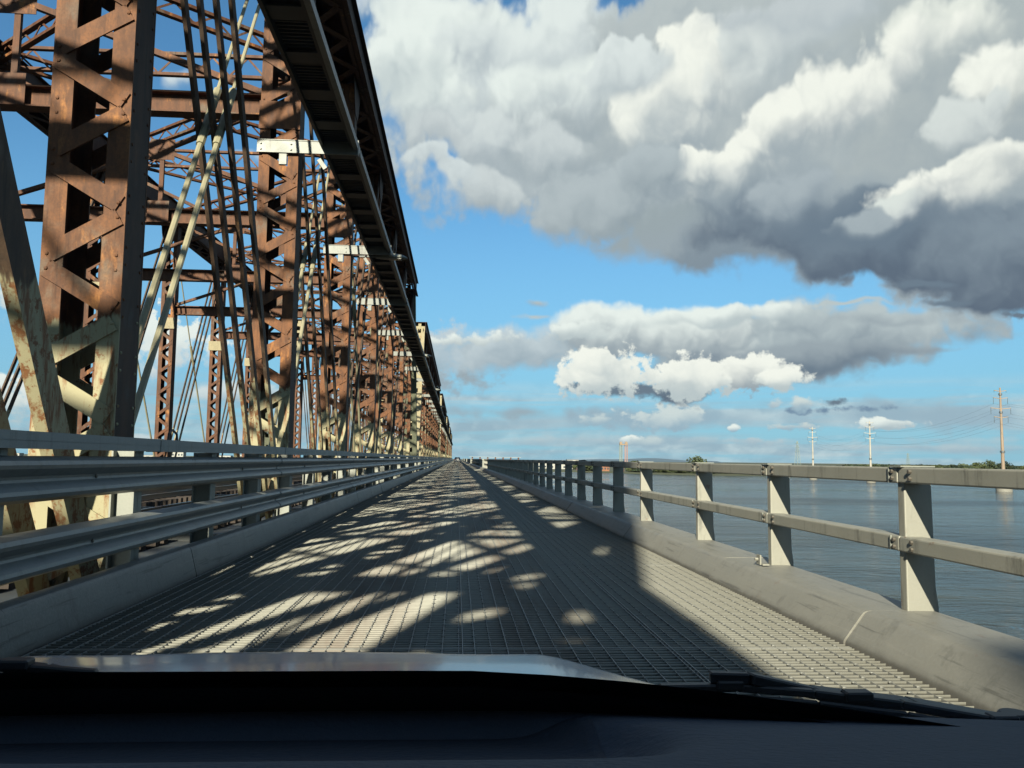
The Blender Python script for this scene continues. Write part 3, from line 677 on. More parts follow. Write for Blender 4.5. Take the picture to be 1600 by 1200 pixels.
# ------------------------------------------------------------------ deck grating
Y_END = 460; YS = -14
stf = D.objects.new('road_deck', None); COL.objects.link(stf); stf['kind'] = 'structure'; stf['label'] = 'open steel grating roadway'
xs_b = np.arange(-2.385, 2.42, .0965)
gb = [MB(), MB()]
for j in (0, 1):
    w, z1, mt = ((.0030, .0008, BARTOP), (.0018, -.0006, BARTOP))[j]
    gb[j].box(-w, w, 0, 120 - YS, -.11, z1); gb[j] = gb[j].mesh('grating_bar', mt)
for i, x in enumerate(xs_b):
    link('grating_bar', gb[i % 2], stf, (float(x), YS, 0))
    if i in (12, 25, 38): link('grating_bar', gb[0], stf, (float(x) + .024, YS, 0))     # seams between grating panels
def boxes(name, cen, half, mt, parent, **k):
    """many boxes from numpy arrays, one mesh"""
    cen = np.asarray(cen, float); half = np.broadcast_to(np.asarray(half, float), cen.shape); n = len(cen)
    sg = np.array([(-1, -1, -1), (1, -1, -1), (1, 1, -1), (-1, 1, -1), (-1, -1, 1), (1, -1, 1), (1, 1, 1), (-1, 1, 1)], float)
    v = (cen[:, None, :] + sg[None] * half[:, None, :]).reshape(-1, 3)
    q = np.array([(0, 3, 2, 1), (4, 5, 6, 7), (0, 1, 5, 4), (1, 2, 6, 5), (2, 3, 7, 6), (3, 0, 4, 7)])
    f = (q[None] + 8 * np.arange(n)[:, None, None]).reshape(-1, 4)
    me = D.meshes.new(name); me.vertices.add(len(v)); me.vertices.foreach_set('co', v.ravel())
    me.loops.add(f.size); me.loops.foreach_set('vertex_index', f.ravel().astype(np.int32))
    me.polygons.add(len(f)); me.polygons.foreach_set('loop_start', np.arange(0, f.size, 4, dtype=np.int32))
    me.materials.append(mt); me.update(); me.validate()
    return link(name, me, parent, **k)
far = [(float(x), (120 + Y_END) / 2, -.055) for x in xs_b]
boxes('far_grating_bars', far, (.005, (Y_END - 120) / 2, .058), BARTOP, stf, kind='stuff')
# cross bars, slightly uneven, and the short raised studs where they pass the long bars
ys = np.arange(YS, 130, .062); cb = np.c_[np.full(len(ys), .0175), ys, -.0105 + rng.uniform(-.001, .001, len(ys))]
boxes('cross_bars', cb, (2.41, .0032, .0085), GRATE, stf, kind='stuff')
ys = np.arange(130, Y_END, .25); cb = np.c_[np.full(len(ys), .0175), ys, np.full(len(ys), -.055)]
boxes('far_cross_bars', cb, (2.41, .003, .05), GRATE, stf, kind='stuff')
st_ = []
for i, x in enumerate(xs_b):
    for y in np.arange(2.2 + (.094 if i % 2 else 0), 34, .188): st_.append((x + rng.uniform(-.002, .002), y, .0))
boxes('grating_studs', st_, (.011, .0028, .0035), BARTOP, stf, kind='stuff')
mb = MB()
for y in np.arange(1.1, 130, 3.95): mb.box(-2.40, 2.42, y, y + .012, -.06, .0012)
mb.build('panel_seams', BARTOP, stf, kind='stuff')
# deck stringers under the grating and a longitudinal edge angle
mb = MB()
for x in (-2.45, -1.5, -.5, .5, 1.5, 2.45): mb.box(x - .05, x + .05, YS, Y_END, -.42, -.115)
mb.build('stringer_beams', DARKST, stf)

# ------------------------------------------------------------------ curbs (pressed steel, in lengths)
def curb_prof(s_):
    p = [(2.425, -.10), (2.425, .015), (2.432, .03), (2.545, .178), (2.558, .192), (2.575, .200), (2.60, .204), (2.99, .204), (3.0, .195), (3.0, -.10)]
    return [(s_ * a, b2) for a, b2 in p]
cr = D.objects.new('right_curb', None); COL.objects.link(cr); cr['kind'] = 'structure'
cl = D.objects.new('left_curb', None); COL.objects.link(cl); cl['kind'] = 'structure'
cuts = [-14, -8.0, 1.9, 5.15, 7.95, 12.1, 15.1]; y = 15.1
while y < Y_END: y += 3.35; cuts.append(y)
cutl = [-14, -8, -2, 1.6, 4.85, 8.1]; y = 8.1
while y < Y_END: y += 3.25; cutl.append(y)
def lprof():
    p = [(2.42, -.10), (2.42, .01), (2.475, .225), (2.482, .245), (2.495, .258), (2.515, .264), (2.60, .264), (2.62, .255), (2.62, -.10)]
    return [(-a, b2) for a, b2 in p]
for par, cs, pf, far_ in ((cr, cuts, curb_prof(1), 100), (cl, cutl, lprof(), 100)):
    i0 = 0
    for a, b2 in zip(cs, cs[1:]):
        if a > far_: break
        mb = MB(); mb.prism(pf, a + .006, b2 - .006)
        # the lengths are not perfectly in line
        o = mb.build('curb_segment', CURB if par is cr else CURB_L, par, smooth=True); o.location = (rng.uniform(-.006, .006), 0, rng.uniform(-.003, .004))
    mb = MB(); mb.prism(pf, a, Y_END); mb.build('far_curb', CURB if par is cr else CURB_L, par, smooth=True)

# ------------------------------------------------------------------ right railing
rr = thing('steel_railing', 'pale weathered steel railing with two rails along the river side of the road', 'railing', (2.76, 0, 0))
def L_(name, me, y, x=0, z=0, **k): return link(name, me, rr, (x, y, z), **k)
py = [-6.9, -4.7, -2.5, -.3, .5 + .15, 2.86, 5.07, 7.29, 9.54, 12.51, 14.71, 16.92]; y = 16.92
while y < 200: y += 2.22; py.append(round(y, 3))
py = [round(a * 1.02, 3) for a in py]
mb = MB(); mb.prism([(.065, .19), (.27, .19), (.27, .23), (.255, .35), (.245, 1.04), (.235, 1.095), (.065, 1.095)], -.04, .04)
post_me = mb.mesh('post', RAILM)
mb = MB(); mb.box(.03, .255, -.07, .07, 1.101, 1.109); cap_me = mb.mesh('post_cap', GALV_PALE)
mb = MB()
for zc in (1.05, .616):
    for yy in (-.155, .055):
        for dz in (-.022, .022): mb.tube((.046, yy, zc + dz), (.028, yy, zc + dz), .013, n=6)
bolt_me = mb.mesh('bolts', BOLT)
mb = MB()
for zc, hh_ in ((1.05, .05), (.616, .046)): mb.box(.034, .0445, .088, .098, zc - hh_, zc + hh_)
lip_me = mb.mesh('splice_lip', GALV_PALE)
mb = MB(); mb.box(-.06, .0, -.16, -.06, .214, .226); mb.box(-.07, -.058, -.12, -.03, .215, .30); mb.tube((-.072, -.075, .26), (-.1, -.075, .26), .014, n=6)
brk_me = mb.mesh('base_bracket', RAILM)
rm = {}
def rail_me(L, z0, z1):
    k = (round(L, 2), z0)
    if k not in rm:
        mb = MB(); mb.box(.045, .185, .004, L - .004, z0, z1); me = mb.mesh('rail', RAILM); rm[k] = me
    return rm[k]
near_n = 0
for a, b2 in zip(py, py[1:] + [py[-1] + 2.22]):
    if a < 110:
        p = L_('post', post_me, a); bevel(p, .008, 2)
        for (z0, z1) in ((.998, 1.098), (.568, .664)):
            r_ = L_('top_rail' if z0 > .9 else 'middle_rail', rail_me(b2 - a, z0, z1), a); bevel(r_, .01, 2)
            r_.rotation_euler = (0, 0, rng.uniform(-.0012, .0012))
        c_ = L_('post_cap', cap_me, a)
        if a < 45: L_('bolts', bolt_me, a, kind='stuff'); L_('splice_lip', lip_me, a)
for a in (py[7], py[16], py[22]): L_('base_bracket', brk_me, a)
ps = [a for a in np.arange(110, Y_END, 2.22)]
boxes('far_posts', [(.16, a, .65) for a in ps], (.09, .045, .45), RAILM, rr, kind='stuff')
mb = MB(); mb.box(.045, .185, 109, Y_END, 1.0, 1.098); mb.build('far_top_rail', RAILM, rr)
mb = MB(); mb.box(.045, .185, 109, Y_END, .568, .664); mb.build('far_middle_rail', RAILM, rr)
# wider end blocks over each pier
for k in range(1, 6):
    yb = 8.6 + PITCH * k
    t = thing('pier_post', ['pale block post in the railing over the nearest pier ahead', 'pale block post in the railing over the second pier ahead', 'pale block post in the railing over the third pier ahead', 'pale block post over the fourth pier, small in the distance', 'farthest pale block post in the railing'][k - 1], 'post', (2.9, yb, .2), 'wide posts over the piers')
    mb = MB(); mb.box(-.25, .28, -.35, .35, 0, .78); bevel(mb.build('shaft', GALV_PALE, t), .02)
    mb = MB(); mb.box(-.29, .32, -.4, .4, .785, .93); bevel(mb.build('cap', GALV_PALE, t), .02)

# ------------------------------------------------------------------ left guardrail: box top rail and two W beams
gr = thing('guardrail', 'grey guardrail of two corrugated beams under a box rail, between road and trusses', 'guardrail', (-2.6, 0, 0))
def wprof(z0, z1, d=.085, t=.006):
    H_ = z1 - z0
    p = [(-.012, 0), (.03, .035), (.072, .10), (.085, .19), (.078, .27), (.045, .36), (.006, .44), (0, .5)]
    p = p + [(a, 1 - b2) for a, b2 in p[:-1]][::-1]
    fr = [(a - .085, z0 + b2 * H_) for a, b2 in p]
    return fr + [(a - t, b2) for a, b2 in fr[::-1]]
segs = [-8.6, -4.25, .1, 4.3, 8.55, 12.8]; y = 12.8
while y < 150: y += 4.3; segs.append(y)
for z0, z1, nm in ((.81, 1.105, 'upper_beam'), (.336, .632, 'lower_beam')):
    me0 = MB(); me0.prism(wprof(z0, z1), -.16, 4.3); me0 = me0.mesh(nm, BEAM, True)
    for i, a in enumerate(segs):
        o = link(nm, me0, gr, (0.0 + (.007 if i % 2 else 0), a, 0)); o.rotation_euler = (0, 0, rng.uniform(-.0008, .0008))
    mb = MB(); mb.prism(wprof(z0, z1), segs[-1] + 4.3, Y_END); mb.build(nm, BEAM, gr, smooth=True)
mb = MB()
for a in segs[:14]:
    for z0 in (.81, .336):
        for fz in (.12, .3, .7, .88):
            for dy in (-.11, -.03): mb.dome((-.012 + (.0 if .2 < fz < .8 else .0), a + dy, z0 + .295 * (.19 if fz < .5 else .81) + (.02 if fz in (.12, .7) else -.02)), (1, 0, 0), .014)
        mb.dome((-.075, a + 2.1, z0 + .148), (1, 0, 0), .018)
mb.build('splice_bolts', BOLT, gr, kind='stuff')
for i, a in enumerate(np.arange(-8.6, 150, 5.4)):
    mb = MB()
    if i == 0:
        mb.box(-.16, -.03, .004, 5.396, 1.15, 1.196); mb.box(-.16, -.034, .004, 5.396, 1.196, 1.201); mb.box(-.16, -.03, .004, 5.396, 1.201, 1.258)
        mb.box(-.165, -.025, .0, .05, 1.146, 1.262); top_me = mb.mesh('top_rail', GALV)
    link('top_rail', top_me, gr, (0, float(a), 0))
mb = MB(); mb.box(-.16, -.03, float(a) + 5.4, Y_END, 1.15, 1.258); mb.build('top_rail', GALV, gr)
mb = MB()
mb.box(-.30, -.115, -.012, .012, -.2, 1.15); mb.box(-.13, -.115, -.09, .09, -.2, 1.15); mb.box(-.315, -.30, -.09, .09, -.2, 1.15)
gp_me = mb.mesh('post', GALV_PALE)
for a in np.arange(-5.85, 100, 2.2): link('post', gp_me, gr, (0, float(a), 0))
boxes('far_posts', [(-.2, a, .5) for a in np.arange(101, Y_END, 2.2)], (.09, .08, .64), GALV_PALE, gr, kind='stuff')
mb = MB(); mb.tube((-.2, 9.6, 1.258), (-.2, 9.6, 1.31), .012); 
pts = [(-.35, 8.72, 1.26), (-.35, 8.74, 1.34), (-.35, 8.85, 1.38), (-.35, 8.98, 1.34), (-.35, 9.02, 1.22)]
mb = MB()
for p, q in zip(pts, pts[1:]): mb.tube(p, q, .012, n=6)
mb.build('cable_loop', mat_plain('black_cable', (.02, .02, .02), .5), gr)

# ------------------------------------------------------------------ railway between the trusses
rw = D.objects.new('railway_track', None); COL.objects.link(rw); rw['kind'] = 'structure'
ties = []
for k, xc in enumerate((-6.5, -10.4)):
    for dx in (-.7175, .7175):
        mb = MB(); mb.box(xc + dx - .07, xc + dx + .07, YS, 200, -.28, -.262); mb.box(xc + dx - .012, xc + dx + .012, YS, 200, -.262, -.16); mb.box(xc + dx - .036, xc + dx + .036, YS, 200, -.16, -.125)
        mb.build('rail', RAILST, rw)
tie = MB(); tie.box(-1.35, 1.35, -.11, .11, -.46, -.282); tie_w = tie.mesh('sleeper', WOOD)
for xc in (-6.5, -10.4):
    for y in np.arange(4, 50, .52):
        o = link('sleeper', tie_w, rw, (xc + rng.uniform(-.04, .04), float(y), rng.uniform(-.01, 0)))
boxes('far_sleepers', [(xc, y, -.37) for xc in (-6.5, -10.4) for y in np.arange(50, 200, .52)], (1.35, .11, .09), WOOD, rw, kind='stuff')
mb = MB()
for xc in (-5.8, -7.2, -9.7, -11.1): mb.box(xc - .12, xc + .12, YS, 380, -1.2, -.47)
for xc in (-8.45, -4.55, -12.4): mb.box(xc - .55, xc + .55, YS, 380, -.5, -.45)
mb.build('track_stringers', DARKST, rw)

# ------------------------------------------------------------------ inspection walkway hung outside the trusses
wk = thing('overhead_walkway', 'dark steel walkway carried on pale brackets high on the road side of the trusses', 'walkway', (0, 0, 0))
mb = MB(); WL = PANEL
mb.box(-2.72, -2.66, .01, WL - .01, 7.05, 7.28); mb.box(-2.16, -2.10, .01, WL - .01, 7.05, 7.28)        # stringers
for k in range(6):
    y0 = .12 + k * (WL - .24) / 6; y1 = y0 + (WL - .24) / 6
    mb.box(-2.655, -2.165, y0, y0 + .36, 7.10, 7.13)
    for j in range(9):
        yy = y0 + .36 + (y1 - y0 - .36) * (j + .5) / 9; mb.box(-2.655, -2.165, yy - .015, yy + .015, 7.16, 7.24)
    mb.box(-2.655, -2.165, y0 + .37, y1 - .01, 7.245, 7.26)
mb.box(-2.72, -2.10, .005, WL - .005, 7.285, 7.30); panel_me = mb.mesh('floor_panel', DARKST)
mb = MB(); mb.box(-2.09, -2.0, .03, WL - .03, 6.99, 7.13); edge_me = mb.mesh('edge_conduit', GALV)
mb = MB(); mb.box(-3.92, -2.02, -.325, -.285, 7.14, 7.155); mb.box(-3.92, -2.02, -.325, -.285, 6.90, 6.915); mb.box(-3.92, -2.02, -.312, -.285, 6.916, 7.139)
for x in (-3.85, -3.28):
    for z in (6.97, 7.08): mb.tube((x, -.31, z), (x, -.335, z), .022, n=6)
mb.box(-2.02, -1.995, -.37, -.28, 6.88, 7.17)
brk = mb.mesh('bracket', BRACKET)
mb = MB(); mb.box(-3.50, -3.36, -.30, -.24, 6.68, 6.899); mb.beam((-2.75, -.28, 6.8), (-2.62, -.28, 6.62), .05, .08); shim = mb.mesh('clip_angle', BRACKET)
for s_i in range(-2, 48):
    y = .2 + s_i * PANEL
    link('floor_panel', panel_me, wk, (0, y, 0)); link('edge_conduit', edge_me, wk, (0, y, 0))
    link('bracket', brk, wk, (0, y, 0))
    if s_i < 12: link('clip_angle', shim, wk, (0, y, 0))
mb = MB()
for s_i in range(-2, 47):
    y = .2 + s_i * PANEL
    for dy in (0, PANEL / 2): mb.box(-2.70, -2.67, y + dy, y + dy + .03, 7.281, 8.2)
mb.box(-2.71, -2.68, -15, 370, 8.2, 8.24); mb.box(-2.71, -2.68, -15, 370, 7.74, 7.77)
mb.build('handrail', DARKST, wk)

# street lamps on the walkway
LENS = mat_plain('lamp_lens', (.2, .2, .18), .3, 0, .1, 2, 0)
def lamp():
    t = thing('street_lamp', '', 'street lamp', (0, 0, 0), 'street lamps under the walkway')
    mb = MB(); mb.tube((-3.2, 0, 7.0), (-2.45, 0, 7.02), .03, n=8); mb.build('arm', GALV, t)
    mb = MB(); prof = []
    n = 9
    rings = []
    for i in range(n):
        u = i / (n - 1); x = -2.5 + .92 * u; w = .05 + .13 * math.sin(math.pi * min(1, u * .75 + .12)) ; h1 = .04 + .09 * math.sin(math.pi * min(1, .15 + u * .8)); h0 = .03 + .03 * math.sin(math.pi * u)
        if i == n - 1: w *= .3; h1 *= .4
        rings.append([(x, w * math.cos(a), 7.0 + (h1 if math.sin(a) > 0 else h0) * math.sin(a)) for a in [2 * math.pi * k / 12 for k in range(12)]])
    vs = [v for r_ in rings for v in r_]
    mb.add(vs, [(i * 12 + k, i * 12 + (k + 1) % 12, (i + 1) * 12 + (k + 1) % 12, (i + 1) * 12 + k) for i in range(n - 1) for k in range(12)] + [tuple(range(11, -1, -1)), tuple((n - 1) * 12 + k for k in range(12))])
    mb.build('lamp_head', GALV_PALE, t, smooth=True)
    mb = MB(); mb.box(-2.12, -1.75, -.11, .11, 6.945, 6.965); mb.build('lens', LENS, t)
    return t
lp = lamp(); KIDS[lp.name] = list(lp.children)
ll = ['nearest cobra head street lamp, below the second pale bracket', 'second cobra head street lamp along the walkway', 'third cobra head lamp along the walkway', 'fourth cobra head lamp, small in the distance', 'fifth cobra head lamp, small in the distance beyond the fourth', 'sixth cobra head lamp far along the walkway', 'farthest cobra head lamp near the vanishing point']
for i in range(7):
    o = lp if i == 0 else copy_tree(lp)
    o.location = (0, 24.3 + 23.7 * i, 0); o['label'] = ll[i]

# ------------------------------------------------------------------ things on the far shore
BRICK = mat_plain('orange_brick', (.17, .075, .04), .85, 0, .2, .3, 0)
PALEW = mat_plain('pale_wall', (.26, .26, .24), .8, 0, .1, .2, 0)
ROOFG = mat_plain('grey_roof', (.1, .1, .1), .8, 0, .2, .2, 0)
GLASSD = mat_plain('dark_window', (.03, .04, .05), .2, 0, .2, 1, 0)
def house(x, y, w, d, h, mt, label, roof='flat', cat='building', group=None, nwin=4, rows=1):
    t = thing('shore_building', label, cat, (x, y, WZ + 1.2), group)
    mb = MB(); mb.box(-w / 2, w / 2, 0, d, 0, h); mb.build('wall', mt, t)
    mb = MB()
    if roof == 'flat': mb.box(-w / 2 - .3, w / 2 + .3, -.3, d + .3, h + .002, h + .5)
    else: mb.prism([(-w / 2 - .4, h + .002), (w / 2 + .4, h + .002), (w / 2 + .4, h + .3), (0, h + w * .16), (-w / 2 - .4, h + .3)], -.4, d + .4)
    mb.build('roof', ROOFG, t)
    mb = MB(); mb.box(-.5, .5, -.06, .05, 0, 1.2); wm = mb.mesh('window', GLASSD)
    for r_ in range(rows):
        for i in range(nwin):
            o = link('window', wm, t, (-w / 2 + w * (i + .5) / nwin, 0, h * (r_ + .35) / rows)); s_ = w / nwin * .5; o.scale = (s_, 1, h / rows * .3)
    return t
house(170, 962, 13, 10, 6.5, BRICK, 'orange brick building with a gabled roof on the shore, seen under the railing', 'gable')
house(186, 940, 7, 8, 8, mat_plain('brown_brick', (.08, .045, .03), .85, 0, .2, .3, 0), 'narrow dark brown building right beside the orange brick one')
house(150, 990, 14, 9, 3.6, mat_plain('pink_brick', (.2, .125, .1), .85, 0, .2, .3, 0), 'low pinkish building left of the orange brick one on the shore')
for i, (x, y, w, h, l) in enumerate(((136, 1120, 22, 12, 'long white building at the left end of the far shore'), (160, 1150, 16, 13, 'white block building behind the orange brick one'), (118, 1180, 18, 12, 'white building farthest left along the right shore'))):
    house(x, y, w, 14, h, PALEW, l, rows=2, group='white buildings on the far shore')
lb = [(-812, 26, 15, 'white'), (-752, 30, 12, 'pale'), (-700, 18, 16, 'white'), (-640, 36, 13, 'pale'), (-590, 22, 17, 'white'), (-540, 30, 12, 'pale'), (-492, 22, 15, 'white'), (-440, 40, 12, 'pale'), (-392, 20, 18, 'white'), (-345, 34, 13, 'pale'), (-300, 22, 15, 'white'), (-258, 30, 12, 'pale'), (-205, 24, 16, 'white'), (-160, 30, 12, 'pale')]
for x, w, h, c_ in lb:
    house(x * 1.25, 1500 + (x % 7) * 12, w, 16, h, PALEW, 'low pale building on the left bank, glimpsed between the guardrail beams', group='low buildings on the left bank', rows=2)

# lift bridge towers
PINK = mat_plain('pink_grey_steel', (.2, .13, .12), .7, 0, .2, .1, 0); TGREEN = mat_plain('grey_green_tower_steel', (.12, .15, .135), .7, 0, .2, .1, 0); TRUSTY = mat_plain('rusty_tower_steel', (.18, .13, .085), .7, 0, .2, .1, 0)
t = thing('lift_bridge_tower', 'twin legged steel lift bridge tower rising beyond the railing, its right leg pinkish', 'tower', (261, 1300, WZ + 1))
for nm, x, mt in (('left_leg', -4.2, TGREEN), ('right_leg', 4.2, PINK)):
    mb = MB(); H = 42
    for cx in (x - 1.7, x + 1.7):
        for cy in (-2, 2): mb.box(cx - .35, cx + .35, cy - .35, cy + .35, 0, H - 4)
    for i in range(9):
        z = i * 4.2; mb.beam((x - 1.7, -2, z), (x + 1.7, -2, z + 4.2), .35, .35); mb.beam((x + 1.7, -2.1, z), (x - 1.7, -2.1, z + 4.2), .35, .35); mb.beam((x - 1.7, -2, z + 4.2), (x + 1.7, -2, z + 4.2), .3, .5)
    mb.build('leg', mt, t)
mb = MB(); mb.box(-6.2, 6.2, -2.6, 2.6, 37.5, 39.2); mb.build('cross_girder', TRUSTY, t)
mb = MB()
for x in (-4.4, 4.4): mb.tube((x, -1, 41), (x, 1, 41), 1.9, n=14); mb.box(x - 2, x + 2, -1.4, 1.4, 39.21, 40)
for x in (-5.5, -2, 2, 5.5): mb.tube((x, 0, 39.2), (x, 0, 44), .15, n=5)
mb.build('sheave', TRUSTY, t)
# distant low viaduct with reddish piers
t = thing('distant_viaduct', 'distant low viaduct with small reddish piers, just above the far end of the railing', 'viaduct', (0, 1000, 0))
mb = MB(); mb.box(14, 76, -4, 4, 3.1, 3.5); mb.build('deck', PALEW, t)
mb = MB(); mb.box(-.8, .8, -2, 2, WZ - 1, 3.09); pm = mb.mesh('pier', mat_plain('reddish_pier', (.12, .055, .04), .8, 0, .2, .3, 0))
for i in range(7): link('pier', pm, t, (18 + 9.2 * i, 0, 0))

# ------------------------------------------------------------------ power line pylons standing in the river
POLE = mat_plain('weathered_pylon_steel', (.19, .145, .105), .75, 0, .3, .15, 0); POLEW = mat_plain('white_pylon_steel', (.27, .255, .22), .7, 0, .15, .1, 0); INS = mat_plain('insulator', (.06, .07, .075), .5)
def pylon(x, y, H, mt, label, rot=0, lattice=False):
    t = thing('power_pylon', label, 'pylon', (x, y, WZ), 'power line pylons on the right'); k = H / 56
    t.rotation_euler = (0, 0, rot)
    mb = MB()
    if lattice:
        for sx in (-1, 1):
            for sy in (-1, 1): mb.beam((sx * 3.6, sy * 3.6, 0), (sx * .5, sy * .5, H), .35, .35)
        for i in range(9):
            z0, z1 = H * i / 9, H * (i + 1) / 9; w0, w1 = 3.6 - 3.1 * i / 9, 3.6 - 3.1 * (i + 1) / 9
            for sy in (-1, 1): mb.beam((-w0, sy * w0, z0), (w1, sy * w1, z1), .2, .2); mb.beam((w0, sy * w0, z0), (-w1, sy * w1, z1), .2, .2)
        mb.build('lattice_mast', mt, t)
        for z in (.68, .8, .92):
            mb = MB(); mb.beam((-4.5, 0, H * z), (4.5, 0, H * z), .3, .4); mb.build('cross_arm', mt, t)
        return t
    mb.tube((0, 0, 4.5), (0, 0, H), 1.0 * k, .42 * k, 12)
    mb.build('pole', mt, t, smooth=True)
    mb = MB(); mb.tube((0, 0, -3), (0, 0, 4.6), 4.0 * k, n=20); mb.build('pier', STONE, t, smooth=True)
    for z, hw, ins in ((.965, 3.4, .8), (.895, 4.0, 3.3), (.795, 5.6, 3.3), (.71, 3.9, 3.3)):
        hw *= k; mb = MB(); zz = H * z
        mb.beam((-hw, 0, zz + .45), (0, 0, zz - .1), .35 * k, .38 * k); mb.beam((0, 0, zz - .1), (hw, 0, zz + .45), .35 * k, .38 * k); mb.build('cross_arm', mt, t)
        for s_ in (-1, 1):
            mb = MB(); zi = zz + .4
            while zi > zz + .4 - ins * k: mb.tube((s_ * hw, 0, zi), (s_ * hw, 0, zi - .2), .17 * k, .12 * k, 6); zi -= .26
            mb.build('insulator', INS, t)
    mb = MB()
    for z in (.925, .75, .37): mb.tube((0, 0, H * z), (0, 0, H * z + 1.1), 1.15 * k * (1.1 if z < .5 else .8), n=8)
    mb.build('clamp_ring', INS, t)
    return t
pylon(293.4, 432, 56, POLE, 'nearest and tallest brown power pylon standing in the river on a round pier')
pylon(307.9, 605, 46, POLEW, 'white power pylon second from the right, its foot in the river')
pylon(305.2, 700, 45, POLEW, 'slim white power pylon third from the right')
pylon(440, 1056, 42, TGREEN, 'faint grey lattice power pylon on the far bank left of the white ones', .4, True)
pylon(835, 1500, 34, TGREEN, 'tiny faint lattice pylon between the white pylon and the nearest one', .2, True)
WIRE = mat_plain('wire', (.07, .075, .08), .5, 0, 0, 1, 0)
def wire(p, q, sag, label):
    mb = MB(); n = 16; pts = []
    for i in range(n + 1):
        u = i / n; c = Vector(p).lerp(Vector(q), u); c.z -= sag * 4 * u * (1 - u); pts.append(c)
    for a, b2 in zip(pts, pts[1:]): mb.tube(a, b2, .03, n=4, cap=False)
    mb.build('power_line', WIRE, label=label, category='power line', group='power lines between the pylons')
tips = {}
for nm, (x, y, H) in {'a': (293.4, 432, 56), 'b': (307.9, 605, 46), 'c': (305.2, 700, 45), 'z': (262, 150, 56)}.items():
    k = H / 56; tips[nm] = [(x + s_ * hw * k, y, WZ + H * z + .4 - 3.3 * k) for z, hw in ((.895, 4.0), (.795, 5.6), (.71, 3.9)) for s_ in (-1, 1)]
for a, b2, w_ in (('a', 'b', 'sagging between the nearest pylon and the white one behind'), ('b', 'c', 'sagging between the two white pylons'), ('z', 'a', 'running from the nearest pylon out of view on the right')):
    for i in range(6): wire(tips[a][i], tips[b2][i], 6 if a != 'z' else 12, 'thin power line ' + w_)

# ------------------------------------------------------------------ silver car far ahead
SIL = mat_plain('silver_car_paint', (.3, .3, .29), .3, .5, .05, 1, 0); BLK = mat_plain('black_rubber', (.02, .02, .02), .8, 0, .1, 5, 0)

t = thing('silver_car', 'small silver hatchback driving far ahead on the bridge road', 'car', (.02, 226, .03))
mb = MB(); lo = [(-.83, .25), (.83, .25), (.89, .45), (.89, .75), (.84, .98), (-.84, .98), (-.89, .75), (-.89, .45)]
mb.prism(lo, 0, 4.1); bevel(mb.build('body', SIL, t), .06, 2)
mb = MB(); mb.add([(-.82, .08, .981), (.82, .08, .981), (.82, 2.9, .981), (-.82, 2.9, .981), (-.62, .42, 1.46), (.62, .42, 1.46), (.62, 1.9, 1.46), (-.62, 1.9, 1.46)], [(0, 3, 2, 1), (4, 5, 6, 7), (0, 1, 5, 4), (1, 2, 6, 5), (2, 3, 7, 6), (3, 0, 4, 7)])
bevel(mb.build('cabin', SIL, t), .05, 2)
mb = MB(); mb.add([(-.68, .09, 1.03), (.68, .09, 1.03), (.56, .355, 1.40), (-.56, .355, 1.40), (-.68, .11, 1.03), (.68, .11, 1.03), (.56, .375, 1.40), (-.56, .375, 1.40)], [(0, 1, 2, 3), (7, 6, 5, 4), (0, 4, 5, 1), (1, 5, 6, 2), (2, 6, 7, 3), (3, 7, 4, 0)])
mb.build('rear_window', GLASSD, t)
RED = mat_plain('tail_lamp_red', (.4, .02, .015), .3)
for x in (-.76, .76):
    mb = MB(); mb.box(x - .09, x + .09, -.03, .04, .72, .95); mb.build('taillight', RED, t)
mb = MB(); mb.box(-.26, .26, -.02, -.005, .55, .67); mb.build('number_plate', PALEW, t)
mb = MB(); mb.box(-.84, .84, -.08, .02, .28, .5); bevel(mb.build('bumper', SIL, t), .03)
mb = MB(); mb.tube((-.11, 0, 0), (.11, 0, 0), .31, n=20); wh = mb.mesh('wheel', BLK)
for x in (-.76, .76):
    for y in (.75, 3.3): link('wheel', wh, t, (x, y, .31))

# ------------------------------------------------------------------ the car we sit in
PAINT, nb, b = material('silver_blue_hood_paint'); b.inputs['Base Color'].default_value = (.24, .31, .42, 1); b.inputs['Metallic'].default_value = .25; b.inputs['Roughness'].default_value = .24
b.inputs['Coat Weight'].default_value = .6; b.inputs['Coat Roughness'].default_value = .10
DASH = mat_plain('dashboard_plastic', (.042, .053, .072), .85, 0, .12, 14, .25)
BLACKP = mat_plain('black_cowl_plastic', (.006, .0065, .0075), .7, 0, .2, 30, .15)
RUB = mat_plain('wiper_rubber', (.006, .0065, .007), .5, 0, .2, 30, 0)
GLASS = D.materials.new('windscreen_glass'); GLASS.use_nodes = True; nt = GLASS.node_tree; nt.nodes.clear(); nb = NB(nt)
tr = nb.n('ShaderNodeBsdfTransparent'); tr.inputs[0].default_value = (.93, .96, .95, 1); gl = nb.n('ShaderNodeBsdfGlossy'); gl.inputs['Roughness'].default_value = 0.0
geo = nb.n('ShaderNodeNewGeometry'); cs = nb.math('ABSOLUTE', nb.vmath('DOT_PRODUCT', geo.outputs['Normal'], geo.outputs['Incoming'])); fr = nb.math('MULTIPLY_ADD', nb.math('POWER', nb.math('SUBTRACT', 1.0, cs), 5.0), .95, .035); mx = nb.n('ShaderNodeMixShader'); nb.put(mx.inputs[0], fr); nt.links.new(tr.outputs[0], mx.inputs[1]); nt.links.new(gl.outputs[0], mx.inputs[2])
nt.links.new(mx.outputs[0], nb.n('ShaderNodeOutputMaterial').inputs[0])
TINT = mat_plain('tinted_rear_glass', (.01, .012, .014), .1, 0, 0, 1, 0)
cx = -.13; HW = .93
car = thing('own_car', 'silver blue car we look out of: hood edge, wipers and dark dashboard along the bottom', 'car', (0, 0, 0))
